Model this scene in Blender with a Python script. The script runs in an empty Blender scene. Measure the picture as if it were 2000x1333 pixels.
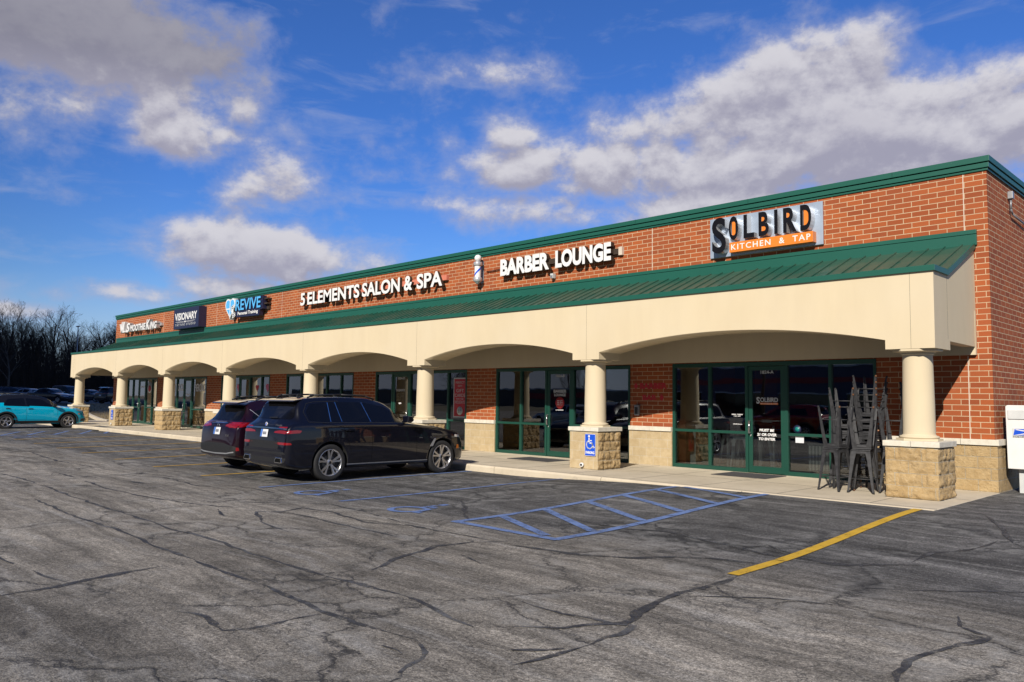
import bpy, bmesh, math, random
from mathutils import Vector, Matrix, noise
from mathutils.bvhtree import BVHTree
R = math.radians
random.seed(7)
SC = bpy.context.scene
COL = SC.collection

# ------------------------------------------------------------------ camera
cam_d = bpy.data.cameras.new('camera')
cam = bpy.data.objects.new('camera', cam_d); COL.objects.link(cam)
YAW, PIT, ROL = R(45.0727), R(4.2344), R(0.7564)
cam.location = (3.9442, -15.9423, 1.502)
_f = Vector((-math.sin(YAW)*math.cos(PIT), math.cos(YAW)*math.cos(PIT), math.sin(PIT)))
_r0 = Vector((math.cos(YAW), math.sin(YAW), 0)); _u0 = _r0.cross(_f)
_r = _r0*math.cos(ROL) + _u0*math.sin(ROL); _u = _u0*math.cos(ROL) - _r0*math.sin(ROL)
cam.matrix_world = Matrix(((_r.x, _u.x, -_f.x, cam.location.x), (_r.y, _u.y, -_f.y, cam.location.y),
                           (_r.z, _u.z, -_f.z, cam.location.z), (0, 0, 0, 1)))
cam_d.sensor_width = 36; cam_d.lens = 36*1553.26/2000
cam_d.clip_start = .1; cam_d.clip_end = 3000
SC.camera = cam

# ------------------------------------------------------------------ exposure
SC.view_settings.view_transform = 'Standard'
SC.view_settings.look = 'None'
SC.view_settings.gamma = 1
SC.view_settings.exposure = 0.06

# ------------------------------------------------------------------ sun
TO_SUN = Vector((.385, -1, .67)).normalized()
sd = bpy.data.lights.new('sun', 'SUN'); so = bpy.data.objects.new('sun', sd); COL.objects.link(so)
so.rotation_euler = TO_SUN.to_track_quat('Z', 'Y').to_euler()
so.location = (0, -30, 40)
sd.energy = 5.0; sd.angle = R(.5); sd.color = (1, .935, .835)
SUN_EL = math.asin(TO_SUN.z); SUN_AZ = math.atan2(TO_SUN.x, TO_SUN.y)

# ------------------------------------------------------------------ node helper
class N:
    def __init__(s, nt): s.nt = nt; s.l = nt.links
    def n(s, t, **k):
        x = s.nt.nodes.new(t)
        for a, b in k.items(): setattr(x, a, b)
        return x
    def put(s, sock, v):
        if v is None: return
        if isinstance(v, bpy.types.NodeSocket): s.l.new(v, sock)
        else:
            try: sock.default_value = v
            except Exception:
                sock.default_value = (v, v, v) if not hasattr(v, '__len__') else tuple(v)[:len(sock.default_value)]
    def m(s, op, a, b=None, c=None, clamp=False):
        x = s.n('ShaderNodeMath', operation=op); x.use_clamp = clamp
        s.put(x.inputs[0], a); s.put(x.inputs[1], b); s.put(x.inputs[2], c); return x.outputs[0]
    def v(s, op, a, b=None):
        x = s.n('ShaderNodeVectorMath', operation=op); s.put(x.inputs[0], a)
        if b is not None:
            if op == 'SCALE': s.put(x.inputs[3], b)
            else: s.put(x.inputs[1], b)
        return x.outputs['Value'] if op in ('LENGTH', 'DOT_PRODUCT', 'DISTANCE') else x.outputs[0]
    def mix(s, f, a, b, blend='MIX'):
        x = s.n('ShaderNodeMix', data_type='RGBA', blend_type=blend)
        s.put(x.inputs[0], f); s.put(x.inputs[6], a if not isinstance(a, tuple) else tuple(a)+(1,)*(4-len(a)))
        s.put(x.inputs[7], b if not isinstance(b, tuple) else tuple(b)+(1,)*(4-len(b))); return x.outputs[2]
    def noise(s, vec, scale, detail=4, rough=.55, dist=0):
        x = s.n('ShaderNodeTexNoise'); s.put(x.inputs['Vector'], vec); x.inputs['Scale'].default_value = scale
        x.inputs['Detail'].default_value = detail; x.inputs['Roughness'].default_value = rough
        x.inputs['Distortion'].default_value = dist; return x.outputs[0]
    def vor(s, vec, scale, feat='F1', out='Distance'):
        x = s.n('ShaderNodeTexVoronoi', feature=feat); s.put(x.inputs['Vector'], vec); x.inputs['Scale'].default_value = scale
        return x.outputs[out]
    def rng(s, v, a, b, c=0., d=1., smooth=False):
        x = s.n('ShaderNodeMapRange'); x.clamp = True
        if smooth: x.interpolation_type = 'SMOOTHSTEP'
        s.put(x.inputs[0], v)
        for i, q in enumerate((a, b, c, d)): s.put(x.inputs[i+1], q)
        return x.outputs[0]
    def ramp(s, f, stops):
        x = s.n('ShaderNodeValToRGB'); e = x.color_ramp.elements
        while len(e) < len(stops): e.new(.5)
        for i, (p, c) in enumerate(stops): e[i].position = p; e[i].color = tuple(c)+(1,)
        s.put(x.inputs[0], f); return x.outputs[0]
    def comb(s, x, y, z):
        c = s.n('ShaderNodeCombineXYZ'); s.put(c.inputs[0], x); s.put(c.inputs[1], y); s.put(c.inputs[2], z); return c.outputs[0]
    def sep(s, v):
        c = s.n('ShaderNodeSeparateXYZ'); s.put(c.inputs[0], v); return c.outputs
    def bump(s, h, strength=.3, dist=.01):
        b = s.n('ShaderNodeBump'); s.put(b.inputs['Height'], h); b.inputs['Strength'].default_value = strength
        b.inputs['Distance'].default_value = dist; return b.outputs[0]

# ------------------------------------------------------------------ sky
W = bpy.data.worlds.new('World'); SC.world = W; W.use_nodes = True
W.node_tree.nodes.clear()
def build_sky():
    g = N(W.node_tree)
    out = g.n('ShaderNodeOutputWorld'); bg = g.n('ShaderNodeBackground')
    sky = g.n('ShaderNodeTexSky', sky_type='NISHITA'); sky.sun_disc = False
    sky.sun_elevation = SUN_EL; sky.sun_rotation = SUN_AZ
    sky.altitude = 400; sky.air_density = 1.0; sky.dust_density = .15; sky.ozone_density = 4.0
    tc = g.n('ShaderNodeTexCoord'); d = g.v('NORMALIZE', tc.outputs['Generated'])
    dx, dy, dz = g.sep(d)
    # deepen the blue of the clear air
    tint = g.mix(g.rng(dz, .02, .30, 0, 1, True), (.72, .92, 1.16, 1), (.46, .80, 1.38, 1))
    clear = g.mix(1.0, sky.outputs[0], tint, 'MULTIPLY')
    clear = g.v('SCALE', clear, g.rng(dy, -.6, .35, .36, 1.85))
    az = g.m('ARCTAN2', dx, dy); el = g.m('ARCSINE', dz)
    # cloud banks: (azimuth, elevation, half width, half height, weight) in degrees
    banks = [
             (-75.9, 22.3, 9.5, 3.3, 1.37), (-77, 17.6, 4.5, 2.5, 1.00), (-68.9, 16.9, 3.9, 2, 1.00), (-69.7, 18.9, 1.5, 1.9, 0.95), (-64.5, 19.1, 1.5, 1, 0.85), (-62.7, 14.3, 3.1, 1.8, 1.02),
             (-62.2, 10, 6.8, 1.9, 1.10), (-71.3, 6.6, 6.3, 0.9, 0.80), (-65.4, 7.2, 4.6, 1.1, 0.80), (-76.7, 5.1, 2.6, 0.6, 0.75), (-21.7, 22.4, 4, 2.6, 1.22), (-26.3, 21, 5.1, 2.6, 1.27),
             (-23, 17.7, 11, 3.7, 1.42), (-34.5, 19.2, 5.5, 2.2, 1.05), (-36.7, 16.4, 7, 2.4, 1.22), (-43.7, 16.5, 4.1, 1.7, 1.05), (-45.3, 18.5, 2.3, 1.2, 0.90), (-13.1, 18.2, 3, 3.4, 1.20),
             (-42.2, 13.3, 5.6, 1.7, 0.95), (-30.5, 13, 8.8, 2.1, 1.22), (-43.8, 23, 8.7, 1.3, 0.52), (-52.9, 22.4, 3.3, 1.1, 0.48), (-52.7, 13.9, 4.8, 0.6, 0.54), (-55.3, 15.6, 2.5, 0.6, 0.42),
             (-45, 26.8, 2.7, 0.8, 0.37), (-73.4, 12.3, 5.8, 0.7, 0.42), (-49.4, 18.5, 1.5, 1, 0.42), (-29.8, 24.9, 4.3, 1.2, 0.42), (-60, 18.5, 4.2, 0.9, 0.32), (60, 20, 30, 8, 0.90),
             (-130, 24, 22, 7, 0.90)]
    def field(e_off):
        e2 = g.m('ADD', el, R(e_off))
        tot = None
        for a, e, wa, we, k in banks:
            u = g.m('MULTIPLY', g.m('SUBTRACT', az, R(a)), 1/R(wa)); w = g.m('MULTIPLY', g.m('SUBTRACT', e2, R(e)), 1/R(we))
            r2 = g.m('ADD', g.m('MULTIPLY', u, u), g.m('MULTIPLY', w, w))
            b = g.m('MULTIPLY', g.m('POWER', 2.718, g.m('MULTIPLY', r2, -.60)), k)
            tot = b if tot is None else g.m('SMOOTH_MAX', tot, b, .12)
        q = g.comb(az, .37, g.m('MULTIPLY', e2, 1.45))
        n1 = g.noise(q, 6.0, 12, .60, .15)
        n3 = g.noise(g.v('ADD', q, (5, 2, 1)), 15, 9, .62, .1)
        s_ = g.m('ADD', g.m('MULTIPLY', g.m('SUBTRACT', n1, .5), 2.0), g.m('MULTIPLY', g.m('SUBTRACT', n3, .5), 1.15))
        return g.m('ADD', s_, tot)
    f0 = field(0); f1 = field(1.0)
    dens = g.rng(f0, .53, .93, 0, 1, True)
    thin = g.rng(f0, .24, .70, 0, .42, True)
    qc = g.comb(g.m('MULTIPLY', az, 1.5), 3.1, g.m('MULTIPLY', el, 6.0))
    cir = g.rng(g.noise(qc, 4.2, 8, .6, .5), .52, .80, 0, .44, True)
    cir = g.m('MULTIPLY', g.m('MULTIPLY', cir, g.rng(el, R(3), R(14), .5, 1)), g.rng(el, R(30), R(50), 1, .15))
    lit = g.rng(g.m('SUBTRACT', f0, f1), -.30, .42, 0, 1, True)
    core = g.rng(f0, .95, 1.75, 0, 1, True)
    cl = g.mix(lit, (6.9, 6.7, 8.4), (13.0, 12.7, 13.5))
    cl = g.mix(g.m('MULTIPLY', core, .34), cl, (7.4, 7.1, 8.6))
    over = g.m('MULTIPLY', g.rng(el, R(18.5), R(22), 0, 1, True), g.rng(az, R(-64), R(-58), 1, 0, True))
    cl = g.mix(g.m('MULTIPLY', over, .75), cl, (4.3, 4.2, 5.3))
    cl = g.mix(g.rng(el, R(3), R(12), .3, 0), cl, (8.0, 8.0, 10.0))
    c = g.mix(cir, clear, (8.5, 9.2, 12.0))
    c = g.mix(g.rng(el, R(1), R(9), .42, 0, True), c, (9.4, 9.8, 12.6))
    c = g.mix(thin, c, (7.5, 8.0, 11.0))
    c = g.mix(g.m('MULTIPLY', dens, .95), c, g.v('SCALE', cl, g.rng(dy, -.6, .3, .36, 1.0)))
    g.put(bg.inputs['Color'], c); bg.inputs['Strength'].default_value = .05
    g.l.new(bg.outputs[0], out.inputs[0])
build_sky()

# ------------------------------------------------------------------ materials
MATS = {}
def newmat(name):
    m = bpy.data.materials.new(name); m.use_nodes = True; m.node_tree.nodes.clear()
    g = N(m.node_tree); o = g.n('ShaderNodeOutputMaterial'); b = g.n('ShaderNodeBsdfPrincipled')
    g.l.new(b.outputs[0], o.inputs[0]); MATS[name] = m
    return m, g, b, o
def pmat(name, col, rough=.5, metal=0, var=.12, scale=6, bump=0, bscale=60, coat=0, spec=.5):
    """plain surface with slight mottling and optional fine bump"""
    if name in MATS: return MATS[name]
    m, g, b, o = newmat(name)
    tc = g.n('ShaderNodeTexCoord').outputs['Object']
    n = g.noise(tc, scale, 6, .6)
    k = g.rng(n, .3, .7, 1-var, 1+var)
    g.put(b.inputs['Base Color'], g.mix(1.0, tuple(col), g.comb(k, k, k), 'MULTIPLY'))
    g.put(b.inputs['Roughness'], g.rng(n, .3, .7, max(0, rough-.06), min(1, rough+.06)))
    b.inputs['Metallic'].default_value = metal
    b.inputs['Specular IOR Level'].default_value = spec
    if coat: b.inputs['Coat Weight'].default_value = coat; b.inputs['Coat Roughness'].default_value = .03
    if bump: g.put(b.inputs['Normal'], g.bump(g.noise(tc, bscale, 4, .6), bump, .004))
    return m
def wallcoord(g):
    """(along wall, height) from world position, whichever way the wall faces"""
    geo = g.n('ShaderNodeNewGeometry'); x, y, z = g.sep(geo.outputs['Position'])
    nx, ny, nz = g.sep(geo.outputs['True Normal'])
    side = g.m('GREATER_THAN', g.m('ABSOLUTE', nx), .6)
    u = g.m('ADD', g.m('MULTIPLY', x, g.m('SUBTRACT', 1, side)), g.m('MULTIPLY', y, side))
    top = g.m('GREATER_THAN', g.m('ABSOLUTE', nz), .7)
    w = g.m('ADD', g.m('MULTIPLY', z, g.m('SUBTRACT', 1, top)), g.m('MULTIPLY', y, top))
    return u, w, geo.outputs['Position']
def mat_brick():
    m, g, b, o = newmat('brick')
    u, z, pos = wallcoord(g)
    bt = g.n('ShaderNodeTexBrick'); bt.offset = .5
    g.put(bt.inputs['Vector'], g.comb(g.m('ADD', u, .06), g.m('ADD', z, -.914+.1016*20+.004), 0))
    for k, v in dict(Scale=1, Bias=0).items(): bt.inputs[k].default_value = v
    bt.inputs['Brick Width'].default_value = .3048; bt.inputs['Row Height'].default_value = .1016
    bt.inputs['Mortar Size'].default_value = .0075; bt.inputs['Mortar Smooth'].default_value = .25
    bt.inputs['Color1'].default_value = (.44, .104, .022, 1); bt.inputs['Color2'].default_value = (.29, .061, .014, 1)
    bt.inputs['Mortar'].default_value = (.66, .51, .32, 1)
    n = g.noise(pos, 1.1, 5, .6); n2 = g.noise(pos, 34, 3, .6); n3 = g.noise(pos, .45, 3, .5)
    c = g.mix(g.rng(n, .35, .7, 0, .35), bt.outputs[0], (.33, .095, .04))
    c = g.mix(g.rng(n2, .3, .75, 0, .22), c, (.20, .05, .022))
    bloom = g.m('MULTIPLY', g.rng(g.noise(pos, 2.3, 7, .7), .60, .74, 0, .32), g.rng(n3, .45, .6, 0, 1))
    c = g.mix(g.m('MULTIPLY', bloom, .7), c, (.48, .33, .26))
    c = g.mix(g.rng(g.vor(pos, 26, 'F1'), .0, .07, .35, 0), c, (.1, .03, .02))
    g.put(b.inputs['Base Color'], c); b.inputs['Roughness'].default_value = .85
    h = g.m('SUBTRACT', g.m('MULTIPLY', n2, .25), bt.outputs['Fac'])
    g.put(b.inputs['Normal'], g.bump(h, .55, .006))
def mat_cmu(name, rough, tint=(.50, .39, .225)):
    m, g, b, o = newmat(name)
    u, z, pos = wallcoord(g)
    bt = g.n('ShaderNodeTexBrick'); bt.offset = .5
    g.put(bt.inputs['Vector'], g.comb(g.m('ADD', u, .06), g.m('ADD', z, .2032*20), 0))
    bt.inputs['Scale'].default_value = 1; bt.inputs['Brick Width'].default_value = .4064; bt.inputs['Row Height'].default_value = .2032
    bt.inputs['Mortar Size'].default_value = .006; bt.inputs['Mortar Smooth'].default_value = .3
    bt.inputs['Color1'].default_value = (*tint, 1); bt.inputs['Color2'].default_value = (tint[0]*.88, tint[1]*.86, tint[2]*.82, 1)
    bt.inputs['Mortar'].default_value = (.56, .50, .38, 1)
    n = g.noise(pos, 7, 8, .68); n2 = g.noise(pos, 60, 3, .6)
    c = g.mix(g.rng(n, .38, .66, 0, .55), bt.outputs[0], (tint[0]*.66, tint[1]*.58, tint[2]*.45))
    c = g.mix(g.rng(n2, .55, .75, 0, .5), c, (.6, .55, .45))
    if rough:
        c = g.mix(g.rng(g.noise(pos, 2.2, 6, .7), .58, .72, 0, .5), c, (.30, .22, .13))
        h = g.m('ADD', g.m('MULTIPLY', n, 1.0), g.m('MULTIPLY', g.noise(pos, 26, 5, .65), .5))
        h = g.m('SUBTRACT', h, g.m('MULTIPLY', bt.outputs['Fac'], .35))
        g.put(b.inputs['Normal'], g.bump(h, .9, .05))
    else:
        h = g.m('SUBTRACT', g.m('MULTIPLY', n2, .35), bt.outputs['Fac'])
        g.put(b.inputs['Normal'], g.bump(h, .45, .005))
    g.put(b.inputs['Base Color'], c); b.inputs['Roughness'].default_value = .9
def mat_stucco():
    m, g, b, o = newmat('stucco')
    pos = g.n('ShaderNodeNewGeometry').outputs['Position']
    x, y, z = g.sep(pos)
    n = g.noise(g.comb(g.m('MULTIPLY', x, 1.6), g.m('MULTIPLY', y, 1.6), g.m('MULTIPLY', z, .35)), 1.5, 6, .6)
    n2 = g.noise(pos, 110, 3, .7); n3 = g.noise(pos, .6, 4, .6)
    c = g.mix(g.rng(n, .35, .7, 0, .6), (.69, .58, .395), (.62, .515, .35))
    c = g.mix(g.rng(n3, .4, .7, 0, .4), c, (.70, .605, .45))
    # run marks with their own shape, below seams
    st = g.noise(g.comb(g.m('MULTIPLY', x, 9), g.m('MULTIPLY', y, 9), g.m('MULTIPLY', z, .6)), 1, 5, .6)
    c = g.mix(g.rng(st, .66, .82, 0, .22), c, (.38, .32, .23))
    g.put(b.inputs['Base Color'], c); b.inputs['Roughness'].default_value = .92
    g.put(b.inputs['Normal'], g.bump(n2, .35, .004))
def mat_stone():
    m, g, b, o = newmat('cap_stone')
    pos = g.n('ShaderNodeNewGeometry').outputs['Position']
    n = g.noise(pos, 9, 7, .7); n2 = g.noise(pos, 70, 3, .6)
    c = g.mix(g.rng(n, .4, .72, 0, .7), (.74, .69, .58), (.52, .46, .36))
    c = g.mix(g.rng(g.noise(pos, 4, 7, .75), .6, .7, 0, .5), c, (.26, .22, .17))
    g.put(b.inputs['Base Color'], c); b.inputs['Roughness'].default_value = .85
    g.put(b.inputs['Normal'], g.bump(n2, .25, .004))
def mat_green(name, col, dirt):
    m, g, b, o = newmat(name)
    pos = g.n('ShaderNodeNewGeometry').outputs['Position']
    n = g.noise(pos, 1.3, 6, .6); n2 = g.noise(pos, 14, 6, .7)
    c = g.mix(g.rng(n, .35, .7, 0, .5), col, tuple(q*.86 for q in col))
    if dirt: c = g.mix(g.rng(g.noise(pos, .9, 7, .65), .42, .66, 0, dirt), c, (.17, .15, .10))
    c = g.mix(g.rng(n2, .66, .8, 0, .25), c, (.3, .34, .3))
    g.put(b.inputs['Base Color'], c); b.inputs['Roughness'].default_value = .42
    g.put(b.inputs['Normal'], g.bump(n, .08, .02))
def mat_concrete():
    m, g, b, o = newmat('concrete')
    pos = g.n('ShaderNodeNewGeometry').outputs['Position']
    n = g.noise(pos, 1.2, 7, .65); n2 = g.noise(pos, 120, 3, .6); n3 = g.noise(pos, 5, 7, .7)
    c = g.mix(g.rng(n, .35, .68, 0, 1), (.66, .57, .43), (.54, .46, .34))
    c = g.mix(g.rng(n3, .56, .74, 0, .45), c, (.26, .22, .165))
    c = g.mix(g.rng(n2, .6, .75, 0, .3), c, (.62, .58, .5))
    g.put(b.inputs['Base Color'], c); b.inputs['Roughness'].default_value = .88
    g.put(b.inputs['Normal'], g.bump(n2, .3, .004))
def mat_asphalt():
    m, g, b, o = newmat('asphalt')
    pos = g.n('ShaderNodeNewGeometry').outputs['Position']
    x, y, z = g.sep(pos)
    warp = g.noise(pos, .35, 4, .6)
    yy = g.m('ADD', y, g.m('MULTIPLY', g.m('SUBTRACT', warp, .5), .9))
    st = g.noise(g.comb(g.m('MULTIPLY', x, .16), g.m('MULTIPLY', yy, 1.9), 0), 1.0, 9, .68, .05)
    st2 = g.noise(g.comb(g.m('MULTIPLY', x, .5), g.m('MULTIPLY', yy, 8), 4), 1.0, 8, .72, .05)
    big = g.noise(pos, .17, 4, .55)
    lane = g.rng(g.m('ADD', yy, g.m('MULTIPLY', g.m('SUBTRACT', big, .5), 3)), -9.8, -7.8, 1, 0, True)
    near = g.rng(g.m('ADD', yy, g.m('MULTIPLY', x, -.12)), -14.0, -12.4, 1, 0, True)
    base = g.mix(lane, (.094, .091, .088), (.215, .195, .166))
    base = g.mix(g.m('MULTIPLY', near, .55), base, (.135, .125, .112))
    k = g.rng(st, .34, .66, .50, 1.50)
    k = g.m('MULTIPLY', k, g.rng(st2, .36, .66, .72, 1.30))
    k = g.m('MULTIPLY', k, g.rng(big, .35, .66, .86, 1.14))
    mot = g.noise(pos, 3.2, 8, .72)
    k = g.m('MULTIPLY', k, g.rng(mot, .34, .66, .74, 1.26))
    c = g.mix(1.0, base, g.comb(k, k, k), 'MULTIPLY')
    # pale worn streaks and scuffs
    sc = g.rng(g.noise(g.comb(g.m('MULTIPLY', x, .35), g.m('MULTIPLY', yy, 4.5), 9), 1, 9, .72, .3), .54, .70, 0, .62)
    c = g.mix(sc, c, (.33, .32, .305))
    sc2 = g.rng(g.noise(g.v('ADD', pos, (17, 5, 0)), .9, 9, .72), .60, .72, 0, .45)
    c = g.mix(sc2, c, (.24, .24, .235))
    # aggregate: dark binder between pale stones, coarse and fine
    sp = g.noise(pos, 95, 2, .6); sp3 = g.noise(pos, 38, 3, .65); sp2 = g.vor(pos, 48, 'F1')
    ka = g.m('MULTIPLY', g.rng(sp3, .34, .68, .58, 1.45), g.rng(sp, .32, .70, .55, 1.6))
    c = g.mix(1.0, c, g.comb(ka, ka, ka), 'MULTIPLY')
    parkm = g.m('SUBTRACT', 1, lane)
    chips = g.m('MULTIPLY', g.rng(sp2, .12, .26, 1, 0), g.rng(g.noise(pos, 9, 5, .75), .48, .60, 0, 1))
    c = g.mix(g.m('MULTIPLY', chips, g.m('ADD', .2, g.m('MULTIPLY', parkm, .7))), c, (.46, .455, .45))
    # cracks
    nn = g.n('ShaderNodeTexNoise'); g.put(nn.inputs['Vector'], pos); nn.inputs['Scale'].default_value = 1.6; nn.inputs['Detail'].default_value = 9; nn.inputs['Roughness'].default_value = .62
    off = g.v('SUBTRACT', nn.outputs['Color'], (.5, .5, .5))
    wv = g.v('ADD', pos, g.v('SCALE', off, 1.1))
    ed = g.vor(wv, .55, 'DISTANCE_TO_EDGE')
    gate = g.rng(g.noise(pos, .45, 5, .65), .44, .54, 0, 1)
    c = g.mix(g.m('MULTIPLY', g.rng(ed, .0, .05, .35, 0), gate), c, (.070, .070, .071))
    halo = g.m('MULTIPLY', g.rng(ed, .02, .06, 0, 1), g.rng(ed, .06, .16, 1, 0))
    c = g.mix(g.m('MULTIPLY', g.m('MULTIPLY', halo, gate), g.rng(mot, .42, .6, 0, .5)), c, (.30, .295, .28))
    c = g.mix(g.m('MULTIPLY', g.rng(ed, .003, .010, .72, 0), gate), c, (.028, .028, .029))
    wv2 = g.v('ADD', g.v('SCALE', pos, 1.0), g.v('SCALE', off, .7))
    ed2 = g.vor(g.v('ADD', wv2, (7, 3, 0)), 1.7, 'DISTANCE_TO_EDGE')
    gate2 = g.rng(g.noise(g.v('ADD', pos, (31, 7, 0)), .38, 5, .65), .50, .58, 0, 1)
    c = g.mix(g.m('MULTIPLY', g.rng(ed2, .004, .012, .62, 0), gate2), c, (.032, .032, .033))
    ed3 = g.vor(g.v('ADD', wv2, (3, 17, 0)), 4.2, 'DISTANCE_TO_EDGE')
    gate3 = g.rng(g.noise(g.v('ADD', pos, (11, 47, 0)), .5, 5, .65), .56, .63, 0, 1)
    c = g.mix(g.m('MULTIPLY', g.rng(ed3, .008, .03, .5, 0), gate3), c, (.02, .02, .021))
    # oil drips in the stalls
    oil = g.m('MULTIPLY', g.rng(g.noise(pos, 1.4, 4, .5), .64, .74, 0, .6), parkm)
    c = g.mix(oil, c, (.03, .03, .031))
    g.put(b.inputs['Base Color'], c); b.inputs['Roughness'].default_value = .9
    b.inputs['Specular IOR Level'].default_value = .25
    h = g.m('ADD', g.m('ADD', sp, g.m('MULTIPLY', sp3, 1.2)), g.m('MULTIPLY', g.rng(ed, .0, .02, -1.5, 0), gate))
    g.put(b.inputs['Normal'], g.bump(h, .55, .012))
def mat_paint(name, col, wear):
    m, g, b, o = newmat(name)
    pos = g.n('ShaderNodeNewGeometry').outputs['Position']
    n = g.noise(pos, 5, 8, .72); n2 = g.noise(pos, 95, 2, .6)
    w = g.rng(g.m('ADD', g.m('MULTIPLY', n, .62), g.m('MULTIPLY', n2, .38)), .47+wear, .62+wear, 0, 1)
    c = g.mix(g.rng(n, .35, .65, 0, .5), col, tuple(q*.72 for q in col))
    g.put(b.inputs['Base Color'], c); b.inputs['Roughness'].default_value = .8
    g.put(b.inputs['Normal'], g.bump(n2, .4, .01))
    t = g.n('ShaderNodeBsdfTransparent'); mx = g.n('ShaderNodeMixShader'); g.put(mx.inputs[0], g.m('MULTIPLY', w, .9))
    g.l.new(b.outputs[0], mx.inputs[1]); g.l.new(t.outputs[0], mx.inputs[2]); g.l.new(mx.outputs[0], o.inputs[0])
def mat_sealant():
    m, g, b, o = newmat('sealant')
    pos = g.n('ShaderNodeNewGeometry').outputs['Position']
    n = g.noise(pos, 6, 7, .7); n2 = g.noise(pos, 90, 2, .6); n3 = g.noise(pos, 2.4, 6, .7)
    c = g.mix(g.rng(n, .4, .62, 0, 1), (.026, .026, .028), (.075, .073, .072))
    c = g.mix(g.rng(n3, .52, .64, 0, .75), c, (.15, .15, .15))
    c = g.mix(g.rng(n2, .6, .72, 0, .3), c, (.2, .2, .19))
    g.put(b.inputs['Base Color'], c); b.inputs['Roughness'].default_value = .72
    g.put(b.inputs['Normal'], g.bump(n2, .35, .01))
    w = g.rng(g.m('ADD', g.m('MULTIPLY', n, .6), g.m('MULTIPLY', g.noise(pos, 22, 6, .75), .4)), .47, .60, .0, .92)
    t = g.n('ShaderNodeBsdfTransparent'); mx = g.n('ShaderNodeMixShader'); g.put(mx.inputs[0], w)
    g.l.new(b.outputs[0], mx.inputs[1]); g.l.new(t.outputs[0], mx.inputs[2]); g.l.new(mx.outputs[0], o.inputs[0])
def mat_glass(name, tint=(.60, .63, .62), refl=1.0, rcol=(.95, .97, 1)):
    if name in MATS: return MATS[name]
    m, g, b, o = newmat(name); m.node_tree.nodes.remove(b)
    t = g.n('ShaderNodeBsdfTransparent'); t.inputs[0].default_value = (*tint, 1)
    s = g.n('ShaderNodeBsdfGlossy'); s.inputs['Roughness'].default_value = .0; s.inputs[0].default_value = (*rcol, 1)
    pos = g.n('ShaderNodeTexCoord').outputs['Object']
    bm_ = g.bump(g.noise(pos, .9, 2, .5), .035, .05); g.put(s.inputs['Normal'], bm_)
    fr = g.n('ShaderNodeFresnel'); fr.inputs[0].default_value = 1.52
    mx = g.n('ShaderNodeMixShader'); g.put(mx.inputs[0], g.m('MULTIPLY', fr.outputs[0], refl*2.9, clamp=True))
    g.l.new(t.outputs[0], mx.inputs[1]); g.l.new(s.outputs[0], mx.inputs[2]); g.l.new(mx.outputs[0], o.inputs[0])
    return m
def mat_carpaint(name, col, flake=0, rough=.28, metal=.0):
    if name in MATS: return MATS[name]
    m, g, b, o = newmat(name)
    tc = g.n('ShaderNodeTexCoord').outputs['Object']
    x, y, z = g.sep(tc)
    n = g.noise(tc, 3, 5, .6)
    dust = g.m('MULTIPLY', g.rng(z, .2, .75, .22, .0), g.rng(n, .3, .7, .3, 1))
    b.inputs['Specular IOR Level'].default_value = .12
    c = g.mix(dust, tuple(col), tuple(q*.5+.018 for q in col))
    g.put(b.inputs['Base Color'], c); b.inputs['Metallic'].default_value = metal
    g.put(b.inputs['Roughness'], g.m('ADD', rough, g.m('MULTIPLY', dust, .2)))
    b.inputs['Coat Weight'].default_value = 1; g.put(b.inputs['Coat Roughness'], g.m('ADD', .02, g.m('MULTIPLY', dust, .25)))
    return m
mat_brick(); mat_cmu('cmu_smooth', False, (.56, .44, .265)); mat_cmu('cmu_split', True, (.54, .385, .195)); mat_stucco(); mat_stone(); mat_concrete(); mat_asphalt(); mat_sealant()
mat_green('green_trim', (.014, .108, .077), 0); mat_green('green_roof', (.014, .086, .060), .32); mat_green('green_frame', (.008, .062, .042), 0)
mat_paint('paint_blue', (.15, .23, .46), .025); mat_paint('paint_blue_worn', (.14, .22, .46), .03); mat_paint('paint_yellow', (.66, .40, .03), .07); mat_paint('paint_yellow_worn', (.62, .37, .05), .07)
mat_glass('shop_glass'); mat_glass('shop_glass_dark', (.10, .105, .11))
mat_glass('clear_plastic', (.8, .8, .8))
pmat('white_paint', (.78, .77, .75), .45, var=.05); pmat('off_white', (.62, .63, .62), .45, var=.06)
pmat('letter_white', (.82, .81, .80), .35, var=.04); pmat('letter_black', (.006, .006, .010), .6, spec=.15)
pmat('silver', (.60, .60, .61), .32, .45, var=.1); pmat('silver_panel', (.42, .50, .62), .42, .35, var=.1, scale=2)
pmat('orange', (.82, .23, .03), .4, var=.05); pmat('dark_return', (.045, .030, .020), .6); pmat('navy', (.018, .022, .060), .35, var=.1)
pmat('black_metal', (.038, .038, .041), .5, 0, var=.35, scale=14); pmat('black_plastic', (.014, .014, .015), .5, var=.2, scale=20, bump=.1)
pmat('rubber', (.020, .020, .020), .75, var=.3, scale=18, bump=.3, bscale=120); pmat('sky_blue', (.10, .45, .85), .35, var=.03)
pmat('race_red', (.62, .20, .13), .6); pmat('sign_blue', (.010, .085, .62), .4, var=.04); pmat('sign_red', (.50, .018, .03), .4)
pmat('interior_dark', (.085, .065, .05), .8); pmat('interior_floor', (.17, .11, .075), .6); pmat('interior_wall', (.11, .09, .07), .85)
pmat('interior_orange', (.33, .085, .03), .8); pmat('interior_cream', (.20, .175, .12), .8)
pmat('mat_grey', (.055, .052, .055), .95, var=.3, scale=12, bump=.6, bscale=200); pmat('steel', (.52, .53, .54), .25, .95)
pmat('joint_dark', (.06, .05, .04), .9); pmat('caulk', (.66, .56, .46), .8); pmat('rust', (.16, .07, .03), .9, var=.4)
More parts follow.
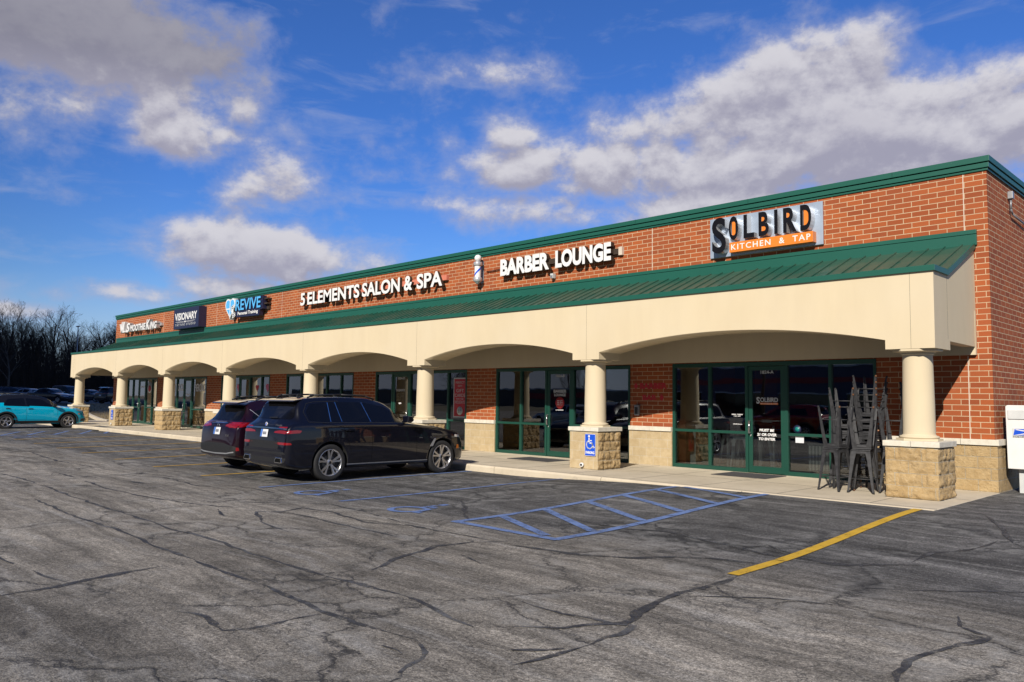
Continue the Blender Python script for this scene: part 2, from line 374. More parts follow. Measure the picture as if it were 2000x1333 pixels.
pmat('grey_metal', (.33, .34, .36), .45, .5); pmat('red_plastic', (.5, .012, .012), .35); pmat('teal', (.01, .20, .19), .25)
pmat('wood', (.36, .17, .06), .5, var=.2); pmat('bark', (.040, .030, .022), .9, var=.35, scale=3); pmat('twig', (.034, .025, .018), .9, var=.3, scale=2)
pmat('bark_pale', (.09, .08, .07), .9, var=.35, scale=3)
pmat('dry_grass', (.20, .145, .065), .95, var=.45, scale=1.2); pmat('earth', (.10, .085, .05), .95, var=.4, scale=.2); pmat('lot_far', (.10, .098, .095), .9, var=.2, scale=.4)
pmat('tyre', (.018, .018, .019), .78, var=.25, scale=30, bump=.35, bscale=90); pmat('alloy', (.50, .50, .52), .30, .9, var=.06); pmat('alloy_dark', (.03, .03, .033), .35, .6)
pmat('chrome', (.75, .76, .78), .12, 1, var=.04); pmat('lamp_red', (.22, .004, .007), .15, var=.08, coat=1); pmat('lamp_clear', (.55, .56, .58), .08, .3, coat=1)
pmat('plate', (.72, .73, .76), .4, var=.05); pmat('plate_blue', (.06, .16, .5), .4); pmat('underbody', (.010, .010, .010), .85)
pmat('seam', (.004, .004, .004), .8, spec=.1); pmat('car_glass', (.004, .004, .005), .03, 0, var=.05, spec=.45); pmat('amber', (.6, .16, .01), .25)

# ------------------------------------------------------------------ mesh builder
class MB:
    def __init__(s): s.v = []; s.f = []; s.mi = []; s.sm = []
    def add(s, vs, fs, mi=0, sm=False):
        o = len(s.v); s.v += [tuple(q) for q in vs]; s.f += [tuple(i+o for i in f) for f in fs]
        s.mi += [mi]*len(fs); s.sm += [sm]*len(fs); return s
    def box(s, x0, x1, y0, y1, z0, z1, mi=0):
        vs = [(x, y, z) for z in (z0, z1) for y in (y0, y1) for x in (x0, x1)]
        return s.add(vs, [(0, 2, 3, 1), (4, 5, 7, 6), (0, 1, 5, 4), (2, 6, 7, 3), (0, 4, 6, 2), (1, 3, 7, 5)], mi)
    def prism(s, poly, axis, a, b, mi=0, sm=False):
        """poly in the two other axes (in xyz order) extruded from a to b along axis"""
        n = len(poly)
        def P(p, t):
            return (t, p[0], p[1]) if axis == 'x' else (p[0], t, p[1]) if axis == 'y' else (p[0], p[1], t)
        vs = [P(p, a) for p in poly]+[P(p, b) for p in poly]
        fs = [tuple(range(n)), tuple(range(2*n-1, n-1, -1))]
        s.add(vs, fs, mi)
        o = len(s.v)-2*n
        for i in range(n):
            j = (i+1) % n
            s.f.append((o+i, o+n+i, o+n+j, o+j)); s.mi.append(mi); s.sm.append(sm)
        return s
    def tube(s, p0, p1, r0, r1=None, n=10, mi=0, caps=True, sm=True):
        p0 = Vector(p0); p1 = Vector(p1); r1 = r0 if r1 is None else r1
        d = (p1-p0).normalized(); a = d.orthogonal().normalized(); b = d.cross(a)
        vs = []
        for p, r in ((p0, r0), (p1, r1)):
            vs += [p+(a*math.cos(2*math.pi*i/n)+b*math.sin(2*math.pi*i/n))*r for i in range(n)]
        s.add(vs, [(i, (i+1) % n, n+(i+1) % n, n+i) for i in range(n)], mi, sm)
        if caps:
            o = len(s.v)-2*n
            s.f += [tuple(o+i for i in range(n-1, -1, -1)), tuple(o+n+i for i in range(n))]; s.mi += [mi]*2; s.sm += [False]*2
        return s
    def path(s, pts, r, n=8, mi=0):
        for a, b in zip(pts, pts[1:]): s.tube(a, b, r, r, n, mi)
        return s
    def lathe(s, prof, c=(0, 0, 0), axis='z', n=24, mi=0, sm=True):
        """prof: (radius, height) pairs"""
        k = len(prof); vs = []
        for r, h in prof:
            for i in range(n):
                t = 2*math.pi*i/n; a, b = r*math.cos(t), r*math.sin(t)
                q = (a, b, h) if axis == 'z' else (h, a, b) if axis == 'x' else (b, h, a)
                vs.append((c[0]+q[0], c[1]+q[1], c[2]+q[2]))
        fs = []
        for j in range(k-1):
            for i in range(n):
                fs.append((j*n+i, j*n+(i+1) % n, (j+1)*n+(i+1) % n, (j+1)*n+i))
        return s.add(vs, fs, mi, sm)
    def sphere(s, c, r, n=14, m=9, mi=0):
        rx, ry, rz = r if hasattr(r, '__len__') else (r, r, r)
        vs = []; fs = []
        for j in range(m+1):
            p = math.pi*j/m
            for i in range(n):
                t = 2*math.pi*i/n
                vs.append((c[0]+rx*math.sin(p)*math.cos(t), c[1]+ry*math.sin(p)*math.sin(t), c[2]-rz*math.cos(p)))
        for j in range(m):
            for i in range(n): fs.append((j*n+i, j*n+(i+1) % n, (j+1)*n+(i+1) % n, (j+1)*n+i))
        return s.add(vs, fs, mi, True)
    def mesh(s, name, mats, bevel=0, seg=2, ang=30, fix=True):
        me = bpy.data.meshes.new(name); me.from_pydata(s.v, [], s.f)
        me.polygons.foreach_set('material_index', s.mi); me.polygons.foreach_set('use_smooth', s.sm)
        for m in (mats if isinstance(mats, (list, tuple)) else [mats]): me.materials.append(MATS[m])
        if bevel or fix:
            bm = bmesh.new(); bm.from_mesh(me)
            if fix: bmesh.ops.recalc_face_normals(bm, faces=bm.faces)
            if bevel:
                es = [e for e in bm.edges if len(e.link_faces) == 2 and e.calc_face_angle(0) > R(ang)]
                bmesh.ops.bevel(bm, geom=es, offset=bevel, segments=seg, profile=.6, affect='EDGES', clamp_overlap=True)
            bm.to_mesh(me); bm.free()
        return me
    def build(s, name, mats, parent=None, **k):
        return link(name, s.mesh(name, mats, **k), parent)
def link(name, me, parent=None):
    o = bpy.data.objects.new(name, me); COL.objects.link(o)
    if parent: o.parent = parent
    return o
def empty(name, label, cat, loc=(0, 0, 0), rz=0, group=None):
    o = bpy.data.objects.new(name, None); COL.objects.link(o)
    o.location = loc; o.rotation_euler = (0, 0, rz); o.empty_display_size = .2
    return tag(o, label, cat, group)
def tag(o, label, cat, group=None):
    o['label'] = label; o['category'] = cat
    if group: o['group'] = group
    return o
def struct(o, kind='structure'): o['kind'] = kind; return o
def dup(root, loc=None, rz=None, label=None, group=None):
    r = root.copy(); COL.objects.link(r)
    if loc is not None: r.location = loc
    if rz is not None: r.rotation_euler = (0, 0, rz)
    if label: r['label'] = label
    if group: r['group'] = group
    for ch in list(root.children):
        c = ch.copy(); COL.objects.link(c); c.parent = r
        for gch in list(ch.children):
            d = gch.copy(); COL.objects.link(d); d.parent = c
    return r
def ss(a, b, x):
    t = max(0, min(1, (x-a)/(b-a))); return t*t*(3-2*t)

# ------------------------------------------------------------------ lettering
def text_mb(body, x0, x1, z0, z1, y, depth, bold=.02, shear=0, spacing=1.0, face=0, sidei=0, res=3):
    """text fitted to a box on a plane facing -y; its front lies at y, it reaches back by depth"""
    cu = bpy.data.curves.new('t', 'FONT'); cu.body = body; cu.size = 1; cu.offset = bold; cu.shear = shear
    cu.extrude = .5; cu.resolution_u = res; cu.space_character = spacing
    to = bpy.data.objects.new('t', cu); COL.objects.link(to)
    dg = bpy.context.evaluated_depsgraph_get(); dg.update()
    me = bpy.data.meshes.new_from_object(to.evaluated_get(dg))
    xs = [v.co.x for v in me.vertices]; ys = [v.co.y for v in me.vertices]
    mb = MB()
    if xs:
        ax, bx, ay, by = min(xs), max(xs), min(ys), max(ys)
        vs = [(x0+(v.co.x-ax)/(bx-ax)*(x1-x0), y+(0 if v.co.z > 0 else depth), z0+(v.co.y-ay)/max(1e-6, by-ay)*(z1-z0)) for v in me.vertices]
        for p in me.polygons:
            zs = [me.vertices[i].co.z for i in p.vertices]
            mb.add([vs[i] for i in p.vertices], [tuple(range(len(p.vertices)))], face if min(zs) > .4 else sidei)
    bpy.data.objects.remove(to); bpy.data.curves.remove(cu); bpy.data.meshes.remove(me)
    return mb
def merge(*ms):
    r = MB()
    for m in ms: r.add(m.v, m.f); r.mi[-len(m.f):] = m.mi; r.sm[-len(m.f):] = m.sm
    return r

# ================================================================== ground
def gz(x, y):
    t = ss(-8.6, -4.6, x)*ss(-8.2, -3.6, y)
    return -.15+(.112+.028*ss(-5, -2.6, x))*t+.75*ss(50, 80, -x)
def grid_sheet(name, mat, xs, ys, zf, skip=None):
    mb = MB(); nx = len(xs)
    vs = [(x, y, zf(x, y)) for y in ys for x in xs]; fs = []
    for j in range(len(ys)-1):
        for i in range(nx-1):
            if skip and skip((xs[i]+xs[i+1])/2, (ys[j]+ys[j+1])/2): continue
            fs.append((j*nx+i, j*nx+i+1, (j+1)*nx+i+1, (j+1)*nx+i))
    mb.add(vs, fs, 0, True)
    return struct(mb.build(name, mat, fix=False))
def lin(a, b, st):
    n = max(1, round((b-a)/st)); return [a+(b-a)*i/n for i in range(n)]
GX = [-900, -500, -300, -180, -120]+lin(-100, -46, 3)+lin(-46, 60, 6)+[60, 120, 300, 900]
GY = [-900, -400, -200, -120, -80]+lin(-70, 60, 10)+[60, 90, 140, 250, 500, 900]
grid_sheet('ground', 'earth', GX, GY, lambda x, y: gz(x, y)-.05)
AX = lin(-64, -46, 2)+lin(-46, -9, 3.7)+lin(-9, -4, .25)+lin(-4, 4, 1)+[4, 8, 14, 22, 32, 46, 60]
AY = [-78, -60, -45, -32, -22]+lin(-16, -8.5, 2.5)+lin(-8.5, -3.25, .25)+lin(-3.25, 1, .85)+[1, 6, 14, 24, 40]
grid_sheet('parking_lot', 'asphalt', AX, AY, gz, lambda x, y: x < -46 and y > .5)
grid_sheet('far_parking_lot', 'lot_far', lin(-240, -78, 18)+[-78], lin(-60, 170, 23)+[170], lambda x, y: .615)
# dormant grass verge rising behind the end of the building, edged by a kerb
gm = MB(); vx = lin(-77.5, -46.5, 1)+[-46.5]
def verge_y(x): return .75+(-46.5-x)*.215
for a, b in zip(vx, vx[1:]):
    for k in range(16):
        t0, t1 = k*1.6, (k+1)*1.6
        q = [(a, verge_y(a)+t0), (b, verge_y(b)+t0), (b, verge_y(b)+t1), (a, verge_y(a)+t1)]
        gm.add([(x, y, gz(x, y)+.05+.05*noise.noise((x*.9, y*.9, 0))) for x, y in q], [(0, 1, 2, 3)], 0, True)
struct(gm.build('grass_verge', 'dry_grass', fix=False))
tf = MB()
rg = random.Random(3)
for i in range(5200):
    x = rg.uniform(-77, -46.6); y = verge_y(x)+rg.random()**1.3*24; z = gz(x, y)+.03; h = rg.uniform(.05, .16); a = rg.uniform(0, 6.28)
    dx, dy = math.cos(a)*.02, math.sin(a)*.02
    tf.add([(x-dx, y-dy, z), (x+dx, y+dy, z), (x+rg.uniform(-.07, .07), y+rg.uniform(-.07, .07), z+h)], [(0, 1, 2)])
struct(tf.build('dead_grass', 'dry_grass', fix=False), 'stuff')
km = MB()
for a, b in zip(vx, vx[1:]):
    za, zb = gz(a, 2), gz(b, 2)
    for (o0, o1, h0, h1) in ((-.2, -.2, -.1, .13), (-.2, 0, .13, .13)):
        km.add([(a, verge_y(a)+o0, za+h0), (b, verge_y(b)+o0, zb+h0), (b, verge_y(b)+o1, zb+h1), (a, verge_y(a)+o1, za+h1)], [(0, 1, 2, 3)])
struct(km.build('verge_kerb', 'concrete', fix=False))

# sidewalk, with a kerb ramp near its far end
SW = MB()
SWY = -3.46
def slab(poly, mi=0, top=0.0): SW.prism(poly, 'z', -.32, top, mi)
slab([(-35.2, SWY+.16), (.06, SWY+.16), (.06, -.004), (-35.2, -.004)])
slab([(-46.0, SWY+.16), (-38.0, SWY+.16), (-38.0, -.004), (-46.0, -.004)])
slab([(-38.0, -2.5), (-35.2, -2.5), (-35.2, -.004), (-38.0, -.004)])
struct(SW.build('sidewalk', 'concrete', bevel=.012))
kb = MB()
x = .06
while x > -46:
    L = min(3.05, x+46)
    x1 = x-L
    if not (-38.0 < (x+x1)/2 < -35.2):
        kb.prism([(SWY, -.4), (SWY, -.03), (SWY+.03, .002), (SWY+.152, .002), (SWY+.152, -.4)], 'x', max(x1+.006, -46), x-.006)
    x = x1
struct(kb.build('kerb', 'concrete', bevel=.008))
jm = MB()
for i in range(30): 
    xx = -.9-1.52*i
    if not -38 < xx < -35.2: jm.box(xx-.004, xx+.004, SWY+.17, -.06, .001, .0025)
jm.box(-35.2, .05, SWY+.155, SWY+.164, -.002, .0027); jm.box(-35.2, .05, -1.66, -1.653, .001, .0026)
struct(jm.build('sidewalk_joints', 'joint_dark'))
rm = MB()
rm.add([(-38, SWY-.3, gz(-37, SWY)+.006), (-35.2, SWY-.3, gz(-36, SWY)+.006), (-35.2, -2.5, -.02), (-38, -2.5, -.02)], [(0, 1, 2, 3)])
struct(rm.build('kerb_ramp', 'asphalt', fix=False))

# ------------------------------------------------------------------ markings
def strip(mb, pts, w, lift=.004, step=.3, wf=None, mi=0):
    P = []
    for a, b in zip(pts, pts[1:]):
        L = math.hypot(b[0]-a[0], b[1]-a[1]); n = max(1, int(L/step))
        for i in range(n): P.append((a[0]+(b[0]-a[0])*i/n, a[1]+(b[1]-a[1])*i/n))
    P.append(pts[-1]); vs = []
    for i, p in enumerate(P):
        q0, q1 = P[max(0, i-1)], P[min(len(P)-1, i+1)]
        d = Vector((q1[0]-q0[0], q1[1]-q0[1])); d = d.normalized() if d.length else Vector((1, 0))
        ww = wf(p, i, len(P)) if wf else w
        for s in (-1, 1):
            x, y = p[0]-d.y*ww/2*s, p[1]+d.x*ww/2*s
            vs.append((x, y, gz(x, y)+lift))
    return mb.add(vs, [(2*i, 2*i+1, 2*i+3, 2*i+2) for i in range(len(P)-1)], mi, True)
SEAL = [
 [(-15.24,-11.69),(-13.24,-11.62),(-10.95,-11.73),(-8.73,-11.8),(-7.54,-11.79),(-5.92,-11.85),(-5.27,-11.79),(-4.25,-11.82),(-3.46,-11.85),(-2.67,-11.84),(-2.13,-11.78),(-1.6,-11.75),(-1.0,-11.83),(-0.43,-11.94)],
 [(-10.31,-12.31),(-7.59,-12.39),(-6.35,-12.36),(-5.08,-12.44),(-3.9,-12.45),(-3.07,-12.45),(-2.35,-12.46),(-1.54,-12.53),(-1.04,-12.51),(-0.47,-12.44)],
 [(-0.47,-12.44),(-0.21,-12.56),(-0.08,-12.79),(-0.01,-12.92),(0.08,-13.06)],
 [(-3.68,-14.2),(-3.71,-13.91),(-3.78,-13.64),(-3.92,-13.16),(-3.99,-12.74)],[(-3.78,-13.64),(-4.57,-13.74)],
 [(-1.47,-12.57),(-1.44,-13.0),(-1.55,-13.31),(-1.98,-13.24),(-2.28,-13.35)],
 [(-4.96,-10.87),(-5.92,-10.74),(-6.83,-10.34),(-6.42,-10.05),(-5.77,-10.03),(-4.68,-10.09),(-3.82,-10.09)],
 [(-6.83,-10.34),(-6.6,-10.06),(-6.78,-9.63),(-6.17,-9.53),(-5.06,-9.72),(-4.41,-9.45)],[(-4.75,-9.35),(-5.6,-9.2),(-6.89,-9.08),(-7.49,-9.58),(-8.02,-10.08)],
 [(-12.66,-10.86),(-10.82,-10.96),(-9.6,-10.89),(-8.55,-10.74),(-7.69,-10.52),(-7.08,-10.22)],
 [(-13.13,-9.8),(-12.51,-9.43),(-10.51,-9.56),(-10.09,-9.02),(-8.54,-9.0)],
 [(-2.5,-11.39),(-2.87,-10.67),(-3.07,-10.12),(-2.99,-9.65),(-3.14,-9.56)],[(-2.99,-9.65),(-2.74,-9.23)],
 [(-4.54,-9.43),(-3.46,-9.4),(-3.0,-9.4)],[(-12.18,-10.23),(-11.55,-10.18),(-11.6,-9.88)],
 [(-14.56,-10.78),(-13.54,-10.78),(-13.43,-10.19),(-13.62,-9.52),(-12.33,-9.19)],[(-12.66,-8.23),(-11.54,-8.15),(-12.12,-7.51)],
 [(-6.68,-7.26),(-5.85,-7.3),(-4.33,-8.49)],[(-15.43,-7.41),(-14.1,-6.87),(-12.76,-6.8)],[(-7.42,-10.64),(-6.64,-10.89)],
 [(-2.5,-10.24),(-2.02,-10.39)],[(-0.51,-12.69),(-0.27,-12.7)],[(-4.02,-7.96),(-3.1,-8.41),(-2.58,-8.26),(-2.17,-7.92)],
 [(-2.54,-9.43),(-2.04,-9.33),(-1.58,-9.23),(-1.16,-8.97),(-0.95,-8.62),(-0.66,-8.39),(-0.3,-8.29),(0.02,-8.13)],
 [(-3.28,-7.44),(-2.35,-7.52),(-1.9,-7.31),(-1.21,-7.49),(-0.67,-7.62),(-0.18,-7.74),(0.09,-7.64),(0.39,-7.7),(0.69,-7.46),(1.1,-7.08)],
 [(0.95,-7.06),(0.95,-6.44),(1.22,-6.02),(1.32,-5.32)],
 [(0.01,-8.94),(0.05,-9.46),(0.01,-9.94),(0.12,-10.58),(0.24,-10.89),(0.23,-11.12),(-0.22,-11.19),(-0.83,-11.14)],
 [(-0.24,-11.73),(0.04,-11.48),(0.14,-11.22),(0.34,-11.05),(0.42,-11.29),(0.42,-11.65),(0.41,-11.9),(0.36,-12.33)],
 [(0.04,-10.04),(0.38,-9.73),(0.62,-9.52),(1.09,-9.33)],[(2.14,-10.88),(2.07,-10.55),(2.06,-10.19),(2.16,-9.75),(2.26,-9.37),(2.02,-9.25),(1.92,-8.94)],
 [(1.04,-8.5),(1.36,-8.29),(1.67,-8.01),(2.08,-7.62)],[(0.7,-3.42),(1.16,-4.45),(1.48,-5.37)],[(0.14,-12.12),(0.36,-11.84)],
 [(-0.67,-7.62),(-0.55,-7.24),(0.02,-7.61)],[(0.1,-9.47),(0.36,-9.69)],
 [(-30,-9.6),(-26,-9.9),(-22,-9.5),(-18,-9.9),(-15,-9.7)],[(-28,-11.5),(-22,-11.8),(-15.2,-11.7)],[(-24,-8),(-23,-9.6)],[(-19.4,-9.8),(-18.6,-8.2),(-19.5,-6.6)],[(-34,-7.2),(-29,-7.5),(-26,-7.1)],
 [(-16.6,-9.8),(-16.2,-8.4),(-17,-7.2),(-16.3,-6)],[(-14.5,-13.6),(-9,-13.9),(-5,-13.8)]]
cm = MB(); rg = random.Random(11)
for pl in SEAL:
    # subdivide and wobble so no line runs straight
    P = [pl[0]]
    for a, b in zip(pl, pl[1:]):
        L = math.hypot(b[0]-a[0], b[1]-a[1]); n = max(2, int(L/.22))
        for i in range(1, n+1):
            t = i/n; j = .035 if i < n else 0
            P.append((a[0]+(b[0]-a[0])*t+rg.uniform(-j, j), a[1]+(b[1]-a[1])*t+rg.uniform(-j, j)))
    w0 = rg.uniform(.035, .075); sd_ = rg.uniform(0, 99)
    strip(cm, P, 0, .003+.0001*SEAL.index(pl), .06, lambda p, i, n: max(.008, w0*(1+1.1*noise.noise((p[0]*2.1+sd_, p[1]*2.1, 0))+.6*noise.noise((p[0]*9, p[1]*9, sd_)))*min(1, .25+i*.15, .25+(n-1-i)*.15)))
struct(cm.build('crack_sealant', 'sealant', fix=False))
ym = MB()
strip(ym, [(-.05, -8.92), (-.06, -7.95)], .125, .0085); strip(ym, [(-.06, -7.93), (-.15, -3.47)], .13, .0085)
struct(ym.build('yellow_stall_line', 'paint_yellow', fix=False))
for a, b in (((-12.3, -8.75), (-12.45, -3.5)), ((-14.98, -8.7), (-15.2, -3.5)), ((-17.68, -8.65), (-18.3, -3.5)), ((-20.5, -8.57), (-21.05, -3.5)), ((-23.1, -8.5), (-23.8, -3.5)), ((-25.95, -8.4), (-26.55, -3.5)), ((-28.8, -8.3), (-29.8, -3.5))):
    m_ = MB(); strip(m_, [a, b], .11, .0085); struct(m_.build('yellow_stall_line', 'paint_yellow_worn', fix=False))
for a, b in (((-9.62, -8.85), (-9.80, -3.5)), ((-7.05, -8.8), (-7.03, -3.48))):
    m_ = MB(); strip(m_, [a, b], .10, .0085); struct(m_.build('blue_stall_line', 'paint_blue_worn', fix=False))
hm = MB()
for a, b in (((-4.27, -8.80), (-4.24, -3.47)), ((-2.46, -8.80), (-2.50, -3.47)), ((-4.31, -8.78), (-2.42, -8.78)), ((-4.18, -7.97), (-2.72, -8.66)), ((-4.22, -7.05), (-2.55, -7.98)),
             ((-4.22, -6.05), (-2.55, -6.9)), ((-4.22, -5.13), (-2.55, -5.95)), ((-4.22, -4.2), (-2.55, -5.02)), ((-4.12, -3.48), (-2.55, -4.15))):
    strip(hm, [a, b], .13, .0085+.0008*len(hm.f)/20)
struct(hm.build('blue_hatch_marking', 'paint_blue', fix=False))
def wheelchair_mark(cx, cy, s):
    m_ = MB(); T = lambda pts: [(cx+x*s, cy+y*s) for x, y in pts]
    strip(m_, T([(-.02+.42*math.cos(R(a)), -.35+.42*math.sin(R(a))) for a in range(100, 381, 20)]), .17*s, .0085)
    strip(m_, T([(-.05, .55), (-.02, .05), (.32, .02), (.50, -.55), (.68, -.5)]), .18*s, .0095)
    strip(m_, T([(-.02, .3), (.3, .27)]), .15*s, .010)
    strip(m_, T([(-.14, .78), (.06, .80)]), .24*s, .0085)
    return struct(m_.build('wheelchair_marking', 'paint_blue_worn', fix=False))
wheelchair_mark(-5.62, -8.32, .62); wheelchair_mark(-8.32, -8.32, .62); wheelchair_mark(-30.6, -7.4, .62)
lm = MB()
for i in range(6): strip(lm, [(-32.2, -8.0+i*.95), (-35.3, -6.6+i*.95+.0)] if i < 4 else [(-32.2, -8.0+i*.95), (-34.6, -3.6+.1*i)], .12, .0085)
strip(lm, [(-31.9, -8.4), (-32.3, -3.5)], .12, .0095); strip(lm, [(-35.2, -8.4), (-35.5, -3.5)], .12, .0105)
struct(lm.build('blue_hatch_marking', 'paint_blue_worn', fix=False))

# ================================================================== building
BL = empty('shopping_center', 'long brick strip mall with green cornice and arched beige arcade', 'building', (-22, 0, 0))
def part(mb, name, mats, root=BL, **k):
    o = mb.build(name, mats, root, **k)
    r = root
    while r.parent: r = r.parent
    if root is r: o.location = -Vector(r.location)
    return o
XL = -44.0; ZH = 2.40; ZT = 5.76
OPEN = [(-6.659, -1.994), (-12.658, -7.887), (-18.612, -13.93), (-24.633, -19.948), (-30.358, -25.971), (-36.10, -31.858), (-41.851, -37.65)]
piers = []
xr = 0.0
for a, b in OPEN: piers.append((b, xr)); xr = a
piers.append((XL, xr))
bw = MB()
bw.box(XL, 0, 0, .25, ZH, ZT)
for a, b in piers: bw.box(a, b, 0, .25, .914, ZH)
bw.box(-.25, 0, .25, 22, .914, ZT); bw.box(XL, XL+.25, .25, 22, .914, ZT); bw.box(XL, 0, 22, 22.25, -.2, ZT)
part(bw, 'brick_wall', 'brick')
for a, b in piers:
    m_ = MB(); last = b == 0
    m_.box(a+.0, b+(.05 if last else 0), -.05, .25, -.1, .8128)
    if last: m_.box(-.25, .05, .25, 22, -.1, .8128)
    part(m_, 'block_base', 'cmu_split' if last else 'cmu_smooth', bevel=.006)
    c_ = MB()
    x = b+(.085 if last else 0)
    while x > a+.02:
        x1 = max(a, x-.61); 
        if x1-a < .1: x1 = a
        c_.box(x1+.003, x-.003, -.085, .25, .8128, .914); x = x1
    if last:
        for i in range(34): c_.box(-.25, .085, .25+i*.64+.003, .25+(i+1)*.64-.003, .8128, .914)
    part(c_, 'sill_course', 'cap_stone', bevel=.006)
# painted control joints in the brick
for x in (-.383, -7.236, -13.327, -19.312, -25.2, -31.097, -37.2):
    m_ = MB(); m_.box(x-.007, x+.007, -.0025, .02, 4.68, ZT)
    if x > -1:
        m2 = MB(); m2.box(x-.007, x+.007, -.0025, .02, .914, ZH); part(m2, 'control_joint', 'caulk')
    part(m_, 'control_joint', 'caulk', fix=True)
# cornice: stepped metal coping round the parapet
def ring(mb, o, z0, z1):
    mb.box(XL-o, o, -o, .3, z0, z1); mb.box(-.3, o, .3, 22.2+o, z0, z1); mb.box(XL-o, XL+.3, .3, 22.2+o, z0, z1)
cn = MB(); ring(cn, .066, 5.895, 6.0); ring(cn, .050, 5.79, 5.875); ring(cn, .026, 5.74, 5.775)
part(cn, 'cornice', 'green_trim', bevel=.005)
cd = MB(); ring(cd, .012, 5.745, 5.905)
part(cd, 'cornice_backing', 'seam')
for i in range(15):
    sm_ = MB(); sm_.box(-1.6-i*3.05, -1.596-i*3.05, -.068, -.06, 5.9, 6.001); part(sm_, 'coping_seam', 'seam')
fl = MB(); fl.box(XL+.2, -.178, -.06, 0, 4.605, 4.682); fl.box(XL+.2, -.178, -.052, 0, 4.40, 4.597)
part(fl, 'wall_flashing', 'green_trim', bevel=.004)
rf = MB(); rf.box(XL+.26, -.26, .26, 21.99, 5.3, 5.4); part(rf, 'flat_roof', 'interior_dark')

# ---- arcade beam with segmental arches
PAD = [-1.003, -7.832, -13.934, -20.008, -25.963, -31.757, -37.473, -43.902]
PW = .762; ZP = 2.42; ZE = 3.665; YB0, YB1 = -2.25, -1.49; XE = -.24; XL2 = -43.98
low = [(XE, ZP)]
for i, xl in enumerate(PAD):
    low.append((xl if i < 7 else XL2, ZP))
    if i < 7:
        x1, x2 = xl, PAD[i+1]+PW; h = (x1-x2)/2; cx = (x1+x2)/2
        rise = .315; rad = (h*h+rise*rise)/(2*rise)
        for k in range(33):
            dx = h*math.cos(math.pi*k/32) if False else h*(1-2*k/32)
            low.append((cx+dx, 2.575+math.sqrt(max(0, rad*rad-dx*dx))-(rad-rise)))
        low.append((PAD[i+1]+PW, ZP))
ab = MB()
for (xa, za), (xb, zb) in zip(low, low[1:]):
    if abs(xa-xb) > 1e-6:
        ab.add([(xa, YB0, za), (xb, YB0, zb), (xb, YB0, ZE), (xa, YB0, ZE)], [(0, 1, 2, 3)])
        ab.add([(xa, YB1, za), (xb, YB1, zb), (xb, YB1, ZE), (xa, YB1, ZE)], [(3, 2, 1, 0)])
    arch = abs(xa-xb) > 1e-6 and za != zb
    ab.add([(xa, YB0, za), (xa, YB1, za), (xb, YB1, zb), (xb, YB0, zb)], [(0, 1, 2, 3)], 0, arch)
for x in (XE, XL2): ab.add([(x, YB0, ZP), (x, YB1, ZP), (x, YB1, ZE), (x, YB0, ZE)], [(0, 1, 2, 3)])
ab.add([(XE, YB0, ZE), (XL2, YB0, ZE), (XL2, YB1, ZE), (XE, YB1, ZE)], [(0, 1, 2, 3)])
_abm = ab.mesh('arcade_beam', 'stucco', fix=False)
_bm = bmesh.new(); _bm.from_mesh(_abm); bmesh.ops.remove_doubles(_bm, verts=_bm.verts, dist=1e-5); bmesh.ops.recalc_face_normals(_bm, faces=_bm.faces)
_bm.to_mesh(_abm); _bm.free()
_o = link('arcade_beam', _abm, BL); _o.location = -Vector(BL.location)
for i, xl in enumerate(PAD):
    jn = MB(); jn.box(xl+.40, xl+.404, YB0-.0012, YB0, ZP, ZE); part(jn, 'stucco_joint', 'joint_dark')
jn = MB(); jn.box(XE, XE+.0012, -1.592, -1.587, 2.6, ZE); part(jn, 'stucco_joint', 'joint_dark')
for x0, x1 in ((XE-.2, XE), (XL2, XL2+.2)):
    m_ = MB(); m_.prism([(YB1, 2.57), (-.001, 2.556), (-.001, 4.33), (-1.40, 3.76), (YB1, 3.70)], 'x', x0, x1)
    part(m_, 'canopy_side_panel', 'stucco')
wb = MB(); wb.box(XL, -.235, -.085, 0, 2.415, 3.2); part(wb, 'wall_band', 'stucco')
cg = MB(); cg.box(XL2+.2, XE-.2, YB1, -.085, 3.02, 3.1); part(cg, 'arcade_ceiling', 'stucco')
# green eave fascia and standing-seam roof
ev = MB()
ev.box(XL2-.035, XE+.035, -2.29, YB0-.0, 3.662, 3.758); ev.box(XE, XE+.035, YB0, -1.59, 3.662, 3.758); ev.box(XL2-.035, XL2, YB0, -1.59, 3.662, 3.758)
ev.box(XL2, XE, YB0, -1.62, 3.70, 3.745)
part(ev, 'eave_fascia', 'green_trim', bevel=.004)
SY0, SZ0, SY1, SZ1 = -1.64, 3.752, -.001, 4.43
sl = (SZ1-SZ0)/(SY1-SY0); nn_ = Vector((0, -sl, 1)).normalized()
rp = MB()
rp.prism([(SY0, SZ0-.04), (SY1, SZ1-.04), (SY1, SZ1), (SY0, SZ0)], 'x', XL2-.02, XE+.02)
x = XE-.17
while x > XL2+.1:
    p0 = Vector((x, SY0, SZ0)); p1 = Vector((x, SY1, SZ1))
    w = .011; vs = []
    for p in (p0, p1):
        for dx, hh in ((-w, 0), (-w, .026), (w, .026), (w, 0)): vs.append(p+Vector((dx, 0, 0))+nn_*hh)
    rp.add(vs, [(0, 1, 5, 4), (1, 2, 6, 5), (2, 3, 7, 6), (0, 3, 2, 1), (4, 5, 6, 7)]); x -= .2875
part(rp, 'canopy_roof', 'green_roof')
for xa, xb in ((XE+.004, XE+.035), (XL2-.035, XL2-.004)):
    m_ = MB(); m_.prism([(-1.59, 3.664), (-1.60, 3.76), (0.0, 4.455), (0.0, 4.345)], 'x', xa, xb); part(m_, 'rake_trim', 'green_trim')

